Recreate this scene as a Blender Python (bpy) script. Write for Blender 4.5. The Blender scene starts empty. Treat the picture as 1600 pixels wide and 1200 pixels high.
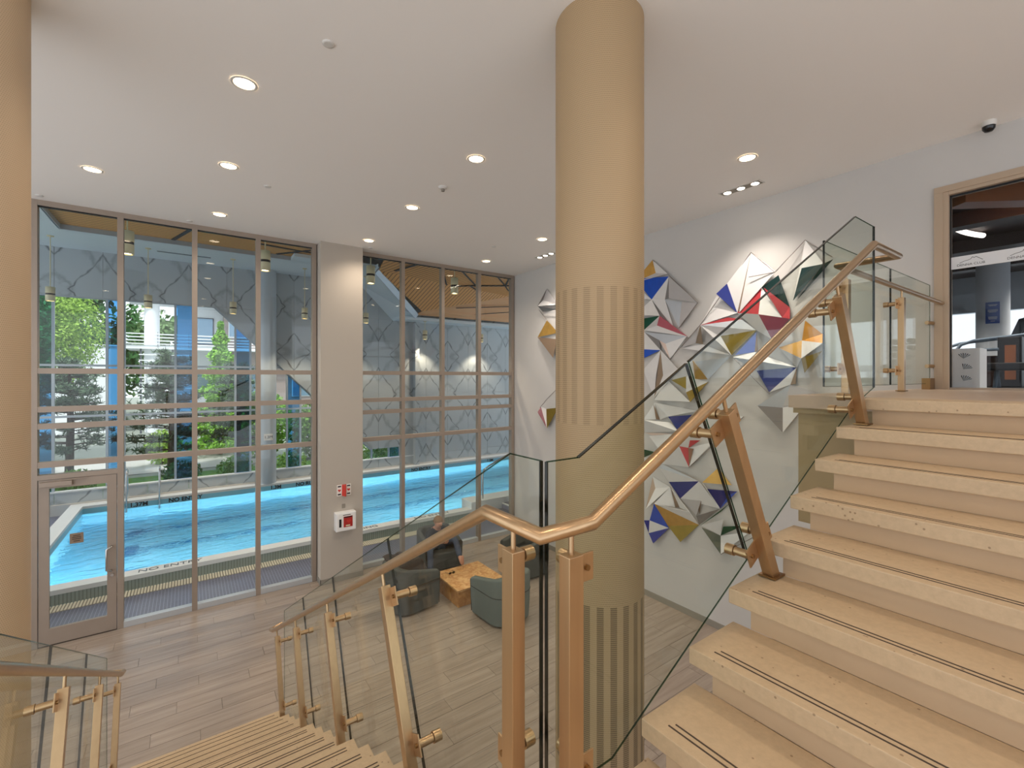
import bpy, bmesh, math, random
from mathutils import Vector, Matrix
random.seed(7)
SC = bpy.context.scene
COL = SC.collection
PI = math.pi
# ------------------------------------------------------------------ camera, sky, sun, exposure
EYE = 3.876                       # eye height above the lobby floor
cam_d = bpy.data.cameras.new('camera'); cam = bpy.data.objects.new('camera', cam_d); COL.objects.link(cam)
cam_d.sensor_width = 36.0; cam_d.lens = 709.0/1600*36; cam_d.shift_y = -10.0/1600
cam_d.clip_start = 0.02; cam_d.clip_end = 400
cam.location = (0, 0, EYE); cam.rotation_euler = (PI/2, 0, -math.atan(505/709.0))
SC.camera = cam
W = bpy.data.worlds.new('sky'); SC.world = W; W.use_nodes = True
bg = W.node_tree.nodes['Background']; bg.inputs[0].default_value = (0.90, 0.94, 1.0, 1); bg.inputs[1].default_value = 1.25
sun_d = bpy.data.lights.new('sun', 'SUN'); sun_d.energy = 2.6; sun_d.angle = math.radians(4); sun_d.color = (1, .95, .86)
sun = bpy.data.objects.new('sun', sun_d); COL.objects.link(sun)
sun.rotation_euler = Vector((.35, .45, -.82)).to_track_quat('-Z', 'Y').to_euler()
SC.view_settings.view_transform = 'Standard'; SC.view_settings.look = 'None'
SC.view_settings.exposure = 0.48; SC.view_settings.gamma = 1.0; SC.view_settings.use_curve_mapping = False
SC.cycles.transparent_max_bounces = 32
SC.cycles.use_denoising = True
SC.cycles.max_bounces = 10; SC.cycles.diffuse_bounces = 5; SC.cycles.glossy_bounces = 5
SC.cycles.sample_clamp_indirect = 4.0
SC.cycles.caustics_reflective = False; SC.cycles.caustics_refractive = False

# ------------------------------------------------------------------ materials
def lin(c):
    if isinstance(c, str):
        c = tuple(int(c[i:i+2], 16)/255 for i in (0, 2, 4))
    return tuple((v/12.92 if v <= .04045 else ((v+.055)/1.055)**2.4) for v in c)+(1,)
MATS = {}
def nodes(name):
    m = bpy.data.materials.new(name); m.use_nodes = True
    nt = m.node_tree; b = nt.nodes['Principled BSDF']; MATS[name] = m
    return m, nt, b
def N(nt, t, **kw):
    n = nt.nodes.new(t)
    for k, v in kw.items():
        if k.startswith('i_'):
            n.inputs[int(k[2:]) if k[2:].isdigit() else k[2:]].default_value = v
        else: setattr(n, k, v)
    return n
def mat(name, col, rough=.5, metal=0, var=0, scale=6, bump=0, bscale=60, emit=None, es=0, spec=.5, stretch=None, coat=0):
    m, nt, b = nodes(name); L = nt.links
    c = lin(col)
    b.inputs['Base Color'].default_value = c; b.inputs['Roughness'].default_value = rough; b.inputs['Metallic'].default_value = metal
    b.inputs['Specular IOR Level'].default_value = spec
    if coat: b.inputs['Coat Weight'].default_value = coat
    if emit: b.inputs['Emission Color'].default_value = lin(emit); b.inputs['Emission Strength'].default_value = es
    if var or bump:
        geo = N(nt, 'ShaderNodeNewGeometry'); mp = N(nt, 'ShaderNodeMapping'); L.new(geo.outputs['Position'], mp.inputs[0])
        if stretch: mp.inputs['Scale'].default_value = stretch
    if var:
        n = N(nt, 'ShaderNodeTexNoise', i_Scale=scale, i_Detail=5.0, i_Roughness=.6); L.new(mp.outputs[0], n.inputs['Vector'])
        mr = N(nt, 'ShaderNodeMapRange'); mr.inputs[1].default_value = .3; mr.inputs[2].default_value = .7
        mr.inputs[3].default_value = 1-var; mr.inputs[4].default_value = 1+var; L.new(n.outputs[0], mr.inputs[0])
        mx = N(nt, 'ShaderNodeVectorMath', operation='SCALE'); mx.inputs[0].default_value = c[:3]
        L.new(mr.outputs[0], mx.inputs['Scale']); L.new(mx.outputs[0], b.inputs['Base Color'])
    if bump:
        n2 = N(nt, 'ShaderNodeTexNoise', i_Scale=bscale, i_Detail=3.0); L.new(mp.outputs[0], n2.inputs['Vector'])
        bp = N(nt, 'ShaderNodeBump', i_Strength=bump, i_Distance=.01); L.new(n2.outputs[0], bp.inputs['Height']); L.new(bp.outputs[0], b.inputs['Normal'])
    return m
def glass(name, tint, refl=1.0, rough=0.0):
    """thin clear glazing: tinted transmission plus Fresnel reflection"""
    m = bpy.data.materials.new(name); m.use_nodes = True; nt = m.node_tree; nt.nodes.clear(); L = nt.links
    out = N(nt, 'ShaderNodeOutputMaterial'); mix = N(nt, 'ShaderNodeMixShader')
    tr = N(nt, 'ShaderNodeBsdfTransparent'); tr.inputs[0].default_value = lin(tint)
    gl = N(nt, 'ShaderNodeBsdfGlossy'); gl.inputs['Roughness'].default_value = rough; gl.inputs[0].default_value = (1, 1, 1, 1)
    fr = N(nt, 'ShaderNodeFresnel', i_IOR=1.5); mu = N(nt, 'ShaderNodeMath', operation='MULTIPLY', use_clamp=True); mu.inputs[1].default_value = refl
    # same reflectance seen from either side of the sheet
    geo = N(nt, 'ShaderNodeNewGeometry'); mr = N(nt, 'ShaderNodeMapRange'); mr.inputs[3].default_value = 1.5; mr.inputs[4].default_value = 1/1.5
    L.new(geo.outputs['Backfacing'], mr.inputs[0]); L.new(mr.outputs[0], fr.inputs['IOR'])
    lim = N(nt, 'ShaderNodeMath', operation='MINIMUM'); lim.inputs[1].default_value = .55
    L.new(fr.outputs[0], mu.inputs[0]); L.new(mu.outputs[0], lim.inputs[0])
    L.new(lim.outputs[0], mix.inputs[0]); L.new(tr.outputs[0], mix.inputs[1]); L.new(gl.outputs[0], mix.inputs[2]); L.new(mix.outputs[0], out.inputs[0])
    MATS[name] = m; return m

mat('ceiling', 'f7f4f0', .85); mat('wall', 'c9c6c2', .8, var=.015, scale=2); mat('plinth', '8f8a80', .5)
mat('column_white', 'b8b0a5', .8)
mat('alu', '9f9184', .42, .3, var=.02); mat('alu_pale', 'c3c8cc', .4, .45)
mat('steel', 'c8c8c8', .2, 1); mat('rubber', '17181a', .7); mat('black', '0d0e10', .5); mat('blackgloss', '0a0b0e', .12)
mat('white', 'f0efec', .55); mat('whitegloss', 'eceeee', .25)
mat('bronze', 'c0a07b', .3, .85, var=.05, scale=30, stretch=(1, 1, .05)); mat('bronze_dark', '97774f', .3, .9)
mat('stone', 'c1a786', .5, var=.07, scale=45, bump=.05, bscale=90); mat('riser', 'c3a888', .55, var=.03, scale=6)
mat('groove', '4a3c30', .8)
def speckle(name, col):
    m = MATS[name]; nt = m.node_tree; L = nt.links; b = nt.nodes['Principled BSDF']
    src = b.inputs['Base Color'].links[0].from_socket; geo = N(nt, 'ShaderNodeNewGeometry')
    v = N(nt, 'ShaderNodeTexVoronoi', i_Scale=38.0); L.new(geo.outputs['Position'], v.inputs['Vector'])
    sp = N(nt, 'ShaderNodeSeparateColor'); L.new(v.outputs['Color'], sp.inputs[0])
    g = N(nt, 'ShaderNodeMath', operation='GREATER_THAN'); g.inputs[1].default_value = .86; L.new(sp.outputs[0], g.inputs[0])
    l = N(nt, 'ShaderNodeMath', operation='LESS_THAN'); l.inputs[1].default_value = .16; L.new(v.outputs['Distance'], l.inputs[0])
    mu = N(nt, 'ShaderNodeMath', operation='MULTIPLY'); L.new(g.outputs[0], mu.inputs[0]); L.new(l.outputs[0], mu.inputs[1])
    k = N(nt, 'ShaderNodeMath', operation='MULTIPLY'); k.inputs[1].default_value = .6; L.new(mu.outputs[0], k.inputs[0])
    mx = N(nt, 'ShaderNodeMix', data_type='RGBA'); mx.inputs[7].default_value = lin(col); L.new(k.outputs[0], mx.inputs[0]); L.new(src, mx.inputs[6]); L.new(mx.outputs[2], b.inputs['Base Color'])
speckle('stone', '6e5236'); mat('upperfloor', 'bda58f', .35, var=.05, scale=3)
mat('fabric', '606864', .75, var=.06, scale=12, bump=.1, bscale=200); mat('fabric_dark', '454845', .75, var=.08, scale=10)
mat('seam', '252827', .8); mat('jacket', '332b27', .85, var=.2, scale=9, bump=.3, bscale=40)
mat('sweater', '20232c', .9, var=.1, scale=20); mat('jeans', '3b4557', .9, var=.12, scale=25); mat('skin', 'c38d72', .55, var=.04, scale=20)
mat('hair', '86684b', .8, var=.2, scale=60); mat('shoe', '2a2422', .6)
mat('red', 'b02a25', .4); mat('sign_white', 'eceae4', .5); mat('sign_red', 'c8382c', .5); mat('plate_grey', '8a8378', .5)
mat('plaque', '8b7763', .4, .3); mat('plaque_text', '40352c', .6); mat('terracotta', 'a4583a', .7, var=.1)
mat('lamp_cream', 'd8cfab', .5); mat('lamp_emit', 'fff4e0', .5, emit='ffe6c4', es=9); mat('lamp_trim', 'd9d6d0', .45)
mat('slot_emit', 'ffffff', .5, emit='fff2dc', es=14)
mat('poolwhite', 'e6eaec', .4); mat('pooltile', '93a29d', .35); mat('grate', 'd8d4c4', .55); mat('grate_dark', '7c7a70', .7)
mat('basin', '8fd6ee', .5, var=.05, scale=.8); mat('laneline', '2f7fae', .5); mat('letter', '161c26', .6); mat('letter_grey', '5a6a78', .6)
mat('pool_ceiling', 'd6e4ec', .8); mat('pool_col', 'b3bec6', .35); mat('woodbar', '1d2128', .6)
mat('framegrey', 'a9b6c2', .4, .3)
mat('gym_dark', '2a1812', .6, var=.1, scale=1.5); mat('gym_beam', '8d5228', .45, var=.1, scale=4, stretch=(.2, 1, 1)); mat('gym_wall', 'b9c2c8', .7); mat('gym_floor', '25262a', .4)
mat('gym_col', 'd3d8db', .6); mat('poster', '3158a8', .5); mat('frost', 'dfe0e2', .7); mat('frost_text', '4a4a4c', .6)
mat('screen', '0c1416', .15); mat('door_trim', 'b5a089', .5); mat('bulkhead', 'b09a72', .55)
mat('lit_fixture', 'f4f0ec', .5, emit='fff0e2', es=2.5)
mat('bldg_white', 'e8ebf0', .7); mat('bldg_grey', 'a8aab2', .7); mat('bldg_wood', '9a8d8a', .7, var=.1, scale=2, stretch=(.1, .1, 9)); mat('bldg_glass', '7f9db4', .08, .4); mat('bldg_dark', '5a5f6a', .6)
mat('ground', '8f958c', .9, var=.1, scale=.6); mat('paving', 'b9b7b4', .9, var=.05, scale=1); mat('lawn', '5f8c3a', .95, var=.25, scale=6)
mat('bark', '4a3d33', .9, var=.2, scale=8); mat('bark_pale', '6c5d4d', .9, var=.2, scale=8)
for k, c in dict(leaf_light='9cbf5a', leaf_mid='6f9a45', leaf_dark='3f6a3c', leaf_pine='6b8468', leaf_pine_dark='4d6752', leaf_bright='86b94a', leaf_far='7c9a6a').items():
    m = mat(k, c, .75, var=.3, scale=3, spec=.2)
    b = m.node_tree.nodes['Principled BSDF']; b.inputs['Subsurface Weight'].default_value = 0.0
# art colours
ART_C = dict(W='dcdad8', G='bdb9b8', S='b7bcc2', D='77726f', T='a38b75', P='d3bdb0', gold='c69a4e', olive='8d7628', blue='0f4bb8', indigo='1d2a80', navy='101d6b',
             peri='5a6fc0', green='05492f', teal='08322f', moss='4c5240', pink='c4606a', red='b23b40', maroon='6f2536', orange='c88a35')
for k, c in ART_C.items():
    mat('art_'+k, c, .22 if k in ('blue', 'indigo', 'navy', 'green', 'teal', 'peri') else .38, .55 if k in ('gold', 'olive', 'orange', 'T') else 0, var=.12 if k in ('blue', 'gold', 'olive', 'orange') else .02, scale=9)
mat('art_wire', '9a938f', .35, .6)
glass('glazing', 'fafcfc', .6); glass('glazing_blue', '8ec4e4', .7); glass('glazing_far', 'fbfdfd', .5)
glass('rail_glass', 'f9fcf9', .4); mat('rail_edge', '08110e', .15); glass('rail_edge_soft', '8aa698', .5)
glass('gym_glass', 'eceef0', .22)

def wood(name, c1, c2, axis, period, grain=(1, 12, 12)):
    """boards/slats seen as stripes along an axis, with fine grain"""
    m, nt, b = nodes(name); L = nt.links
    geo = N(nt, 'ShaderNodeNewGeometry'); sep = N(nt, 'ShaderNodeSeparateXYZ'); L.new(geo.outputs['Position'], sep.inputs[0])
    dot = N(nt, 'ShaderNodeVectorMath', operation='DOT_PRODUCT'); dot.inputs[1].default_value = axis; L.new(geo.outputs['Position'], dot.inputs[0])
    dv = N(nt, 'ShaderNodeMath', operation='DIVIDE'); dv.inputs[1].default_value = period; L.new(dot.outputs['Value'], dv.inputs[0])
    fr = N(nt, 'ShaderNodeMath', operation='FRACT'); L.new(dv.outputs[0], fr.inputs[0])
    gt = N(nt, 'ShaderNodeMath', operation='GREATER_THAN'); gt.inputs[1].default_value = .72; L.new(fr.outputs[0], gt.inputs[0])
    mp = N(nt, 'ShaderNodeMapping'); mp.inputs['Scale'].default_value = grain; L.new(geo.outputs['Position'], mp.inputs[0])
    n = N(nt, 'ShaderNodeTexNoise', i_Scale=3.0, i_Detail=6.0); L.new(mp.outputs[0], n.inputs['Vector'])
    r = N(nt, 'ShaderNodeMix', data_type='RGBA'); r.inputs[6].default_value = lin(c1); r.inputs[7].default_value = tuple(v*.8 for v in lin(c1)[:3])+(1,)
    L.new(n.outputs[0], r.inputs[0])
    r2 = N(nt, 'ShaderNodeMix', data_type='RGBA'); r2.inputs[7].default_value = lin(c2); L.new(gt.outputs[0], r2.inputs[0]); L.new(r.outputs[2], r2.inputs[6])
    L.new(r2.outputs[2], b.inputs['Base Color']); b.inputs['Roughness'].default_value = .55
    bp = N(nt, 'ShaderNodeBump', i_Strength=.6, i_Distance=.02, invert=True); L.new(gt.outputs[0], bp.inputs['Height']); L.new(bp.outputs[0], b.inputs['Normal'])
    return m
wood('slats_left', 'e8ac62', '9c6c38', (0, 1, 0), .16)
wood('slats_right', 'e2a35c', '8c5c2c', (.94, .34, 0), .16)
wood('veneer', 'dda876', 'd49d6c', (0, 0, 1), .35, (1, 1, 20))

def plank_mat():
    m, nt, b = nodes('plank'); L = nt.links
    geo = N(nt, 'ShaderNodeNewGeometry'); oi = N(nt, 'ShaderNodeObjectInfo')
    mp = N(nt, 'ShaderNodeMapping'); mp.inputs['Scale'].default_value = (.7, 9, 9); L.new(geo.outputs['Position'], mp.inputs[0])
    ad = N(nt, 'ShaderNodeVectorMath', operation='ADD'); L.new(mp.outputs[0], ad.inputs[0]); 
    sc = N(nt, 'ShaderNodeVectorMath', operation='SCALE'); sc.inputs[0].default_value = (40, 40, 0); L.new(oi.outputs['Random'], sc.inputs['Scale']); L.new(sc.outputs[0], ad.inputs[1])
    n = N(nt, 'ShaderNodeTexNoise', i_Scale=1.6, i_Detail=6.0, i_Roughness=.6); L.new(ad.outputs[0], n.inputs['Vector'])
    cr = N(nt, 'ShaderNodeValToRGB'); cr.color_ramp.elements[0].position = .3; cr.color_ramp.elements[1].position = .72
    cr.color_ramp.elements[0].color = lin('8a7c70'); cr.color_ramp.elements[1].color = lin('a89a8d'); L.new(n.outputs[0], cr.inputs[0])
    mr = N(nt, 'ShaderNodeMapRange'); mr.inputs[3].default_value = .94; mr.inputs[4].default_value = 1.05; L.new(oi.outputs['Random'], mr.inputs[0])
    s2 = N(nt, 'ShaderNodeVectorMath', operation='SCALE'); L.new(cr.outputs[0], s2.inputs[0]); L.new(mr.outputs[0], s2.inputs['Scale'])
    L.new(s2.outputs[0], b.inputs['Base Color']); b.inputs['Roughness'].default_value = .3
plank_mat(); mat('grout', '7f7468', .8)

def marble():
    m, nt, b = nodes('marble'); L = nt.links
    geo = N(nt, 'ShaderNodeNewGeometry'); sep = N(nt, 'ShaderNodeSeparateXYZ'); L.new(geo.outputs['Position'], sep.inputs[0])
    px = N(nt, 'ShaderNodeMath', operation='PINGPONG'); px.inputs[1].default_value = 1.025; L.new(sep.outputs[0], px.inputs[0])
    pz = N(nt, 'ShaderNodeMath', operation='PINGPONG'); pz.inputs[1].default_value = 1.6; L.new(sep.outputs[2], pz.inputs[0])
    cb = N(nt, 'ShaderNodeCombineXYZ'); L.new(px.outputs[0], cb.inputs[0]); L.new(pz.outputs[0], cb.inputs[2])
    n = N(nt, 'ShaderNodeTexNoise', i_Scale=1.3, i_Detail=5.0, i_Roughness=.55); L.new(cb.outputs[0], n.inputs['Vector'])
    d = N(nt, 'ShaderNodeVectorMath', operation='DOT_PRODUCT'); d.inputs[1].default_value = (1.15, 0, .85); L.new(cb.outputs[0], d.inputs[0])
    a = N(nt, 'ShaderNodeMath', operation='MULTIPLY_ADD'); a.inputs[1].default_value = .5; L.new(n.outputs[0], a.inputs[0]); L.new(d.outputs['Value'], a.inputs[2])
    f = N(nt, 'ShaderNodeMath', operation='PINGPONG'); f.inputs[1].default_value = .55; L.new(a.outputs[0], f.inputs[0])
    mr = N(nt, 'ShaderNodeMapRange'); mr.inputs[1].default_value = 0.0; mr.inputs[2].default_value = .045; mr.inputs[3].default_value = 1.6; mr.inputs[4].default_value = 0; mr.clamp = True
    L.new(f.outputs[0], mr.inputs[0])
    n2 = N(nt, 'ShaderNodeTexNoise', i_Scale=2.4, i_Detail=4.0); L.new(cb.outputs[0], n2.inputs['Vector'])
    mu = N(nt, 'ShaderNodeMath', operation='MULTIPLY'); L.new(mr.outputs[0], mu.inputs[0]); L.new(n2.outputs[0], mu.inputs[1])
    d3 = N(nt, 'ShaderNodeVectorMath', operation='DOT_PRODUCT'); d3.inputs[1].default_value = (.8, 0, -.62); L.new(cb.outputs[0], d3.inputs[0])
    n3 = N(nt, 'ShaderNodeTexNoise', i_Scale=2.1, i_Detail=6.0, i_Roughness=.6); L.new(cb.outputs[0], n3.inputs['Vector'])
    a3 = N(nt, 'ShaderNodeMath', operation='MULTIPLY_ADD'); a3.inputs[1].default_value = .75; L.new(n3.outputs[0], a3.inputs[0]); L.new(d3.outputs['Value'], a3.inputs[2])
    f3 = N(nt, 'ShaderNodeMath', operation='PINGPONG'); f3.inputs[1].default_value = .48; L.new(a3.outputs[0], f3.inputs[0])
    m3 = N(nt, 'ShaderNodeMapRange'); m3.inputs[2].default_value = .12; m3.inputs[3].default_value = .8; m3.inputs[4].default_value = 0; m3.clamp = True; L.new(f3.outputs[0], m3.inputs[0])
    m4 = N(nt, 'ShaderNodeMath', operation='MULTIPLY'); L.new(m3.outputs[0], m4.inputs[0]); L.new(n.outputs[0], m4.inputs[1])
    mu0 = mu; mu = N(nt, 'ShaderNodeMath', operation='MAXIMUM'); L.new(mu0.outputs[0], mu.inputs[0]); L.new(m4.outputs[0], mu.inputs[1])
    mx = N(nt, 'ShaderNodeMix', data_type='RGBA'); mx.inputs[6].default_value = lin('b6bfc4'); mx.inputs[7].default_value = lin('666b70'); L.new(mu.outputs[0], mx.inputs[0])
    L.new(mx.outputs[2], b.inputs['Base Color']); b.inputs['Roughness'].default_value = .3
marble()

def tiles(name, c1, c2, sx, sy, mortar=.06):
    m, nt, b = nodes(name); L = nt.links
    geo = N(nt, 'ShaderNodeNewGeometry'); mp = N(nt, 'ShaderNodeMapping'); L.new(geo.outputs['Position'], mp.inputs[0])
    br = N(nt, 'ShaderNodeTexBrick', offset=0.0); br.inputs['Scale'].default_value = 1; br.inputs['Color1'].default_value = lin(c1); br.inputs['Color2'].default_value = tuple(v*1.12 for v in lin(c1)[:3])+(1,)
    br.inputs['Mortar'].default_value = lin(c2); br.inputs['Brick Width'].default_value = sx; br.inputs['Row Height'].default_value = sy; br.inputs['Mortar Size'].default_value = min(sx, sy)*mortar
    L.new(mp.outputs[0], br.inputs['Vector']); L.new(br.outputs[0], b.inputs['Base Color']); b.inputs['Roughness'].default_value = .3
    return mp
tiles('decktile', '55596e', '8b8fa3', .05, .05, .09)
mp = tiles('walltile', '8f9c96', '6f7a76', .05, .6, .12); mp.inputs['Rotation'].default_value = (PI/2, 0, 0)

def table_mat(name, c1, c2, scale):
    m, nt, b = nodes(name); L = nt.links
    tc = N(nt, 'ShaderNodeTexCoord'); n = N(nt, 'ShaderNodeTexNoise', i_Scale=scale, i_Detail=6.0, i_Distortion=1.5); L.new(tc.outputs['Object'], n.inputs['Vector'])
    cr = N(nt, 'ShaderNodeValToRGB'); cr.color_ramp.elements[0].position = .35; cr.color_ramp.elements[1].position = .68
    cr.color_ramp.elements[0].color = lin(c1); cr.color_ramp.elements[1].color = lin(c2); L.new(n.outputs[0], cr.inputs[0]); L.new(cr.outputs[0], b.inputs['Base Color'])
    b.inputs['Roughness'].default_value = .45
table_mat('burl', 'b57c42', 'deb37c', 9); table_mat('blockwood', '9a632f', 'c48d50', 5)

def perforated(name='perforated', striped=1.0, c1='b39874', c2='6b583f'):
    """tan perforated metal sheet wrapped round a column: fine staggered holes, and bands of vertical stripes with wider holes"""
    m, nt, b = nodes(name); L = nt.links
    tc = N(nt, 'ShaderNodeTexCoord'); sep = N(nt, 'ShaderNodeSeparateXYZ'); L.new(tc.outputs['Object'], sep.inputs[0])
    at = N(nt, 'ShaderNodeMath', operation='ARCTAN2'); L.new(sep.outputs[1], at.inputs[0]); L.new(sep.outputs[0], at.inputs[1])
    def mth(op, a, bval=None, c=None):
        q = N(nt, 'ShaderNodeMath', operation=op)
        for i, v in enumerate((a, bval, c)):
            if v is None: continue
            if isinstance(v, (int, float)): q.inputs[i].default_value = v
            else: L.new(v, q.inputs[i])
        return q.outputs[0]
    ang = at.outputs[0]; z = sep.outputs[2]
    hu = mth('MULTIPLY', ang, 180/(2*PI)); hv = mth('DIVIDE', z, .0135)
    row = mth('FLOOR', hv); off = mth('MULTIPLY', mth('MODULO', row, 2), .5)
    fu = mth('SUBTRACT', mth('FRACT', mth('ADD', hu, off)), .5); fv = mth('SUBTRACT', mth('FRACT', hv), .5)
    dist = mth('ADD', mth('ABSOLUTE', fu), mth('MULTIPLY', mth('ABSOLUTE', fv), 1.0))
    # stripe bands
    st = mth('GREATER_THAN', mth('FRACT', mth('MULTIPLY', ang, 22/(2*PI))), .5)
    b1 = mth('MULTIPLY', mth('GREATER_THAN', z, 3.56), mth('LESS_THAN', z, 4.48))
    b2 = mth('MULTIPLY', mth('GREATER_THAN', z, 1.2), mth('LESS_THAN', z, 2.36))
    b3 = mth('MULTIPLY', mth('GREATER_THAN', z, 2.36), mth('LESS_THAN', z, 3.56))
    st = mth('MULTIPLY', st, striped); band = mth('MULTIPLY', mth('ADD', b1, b2), st)
    strong = mth('MULTIPLY', b2, st)
    rad = mth('ADD', mth('ADD', mth('MULTIPLY', band, .24), .30), mth('ADD', mth('MULTIPLY', strong, .08), mth('MULTIPLY', b3, .06)))
    hole = mth('LESS_THAN', dist, rad)
    mx = N(nt, 'ShaderNodeMix', data_type='RGBA'); mx.inputs[6].default_value = lin(c1); mx.inputs[7].default_value = lin(c2)
    L.new(mth('MULTIPLY', hole, mth('ADD', mth('MULTIPLY', strong, .38), .62)), mx.inputs[0])
    L.new(mx.outputs[2], b.inputs['Base Color']); b.inputs['Roughness'].default_value = .6; b.inputs['Metallic'].default_value = .1
perforated(); perforated('perforated_plain', 0.0, 'd0b594', 'a58d6c')

def water():
    """rippled surface: Fresnel reflection over true refraction into the lit basin"""
    m = bpy.data.materials.new('water'); m.use_nodes = True; nt = m.node_tree; nt.nodes.clear(); L = nt.links
    out = N(nt, 'ShaderNodeOutputMaterial'); mix = N(nt, 'ShaderNodeMixShader'); rf = N(nt, 'ShaderNodeBsdfRefraction'); rf.inputs['Color'].default_value = lin('e4f6fb'); rf.inputs['IOR'].default_value = 1.33; rf.inputs['Roughness'].default_value = .03
    gl = N(nt, 'ShaderNodeBsdfGlossy'); gl.inputs['Roughness'].default_value = .05
    geo = N(nt, 'ShaderNodeNewGeometry'); mp = N(nt, 'ShaderNodeMapping'); mp.inputs['Scale'].default_value = (.8, 1.5, 1); L.new(geo.outputs['Position'], mp.inputs[0])
    n = N(nt, 'ShaderNodeTexNoise', i_Scale=3.0, i_Detail=3.0, i_Distortion=.7); L.new(mp.outputs[0], n.inputs['Vector'])
    bp = N(nt, 'ShaderNodeBump', i_Strength=.55, i_Distance=.1); L.new(n.outputs[0], bp.inputs['Height'])
    fr = N(nt, 'ShaderNodeFresnel', i_IOR=1.33); L.new(bp.outputs[0], fr.inputs['Normal']); L.new(bp.outputs[0], gl.inputs['Normal']); L.new(bp.outputs[0], rf.inputs['Normal'])
    L.new(fr.outputs[0], mix.inputs[0]); L.new(rf.outputs[0], mix.inputs[1]); L.new(gl.outputs[0], mix.inputs[2]); L.new(mix.outputs[0], out.inputs[0]); MATS['water'] = m
water()

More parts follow.
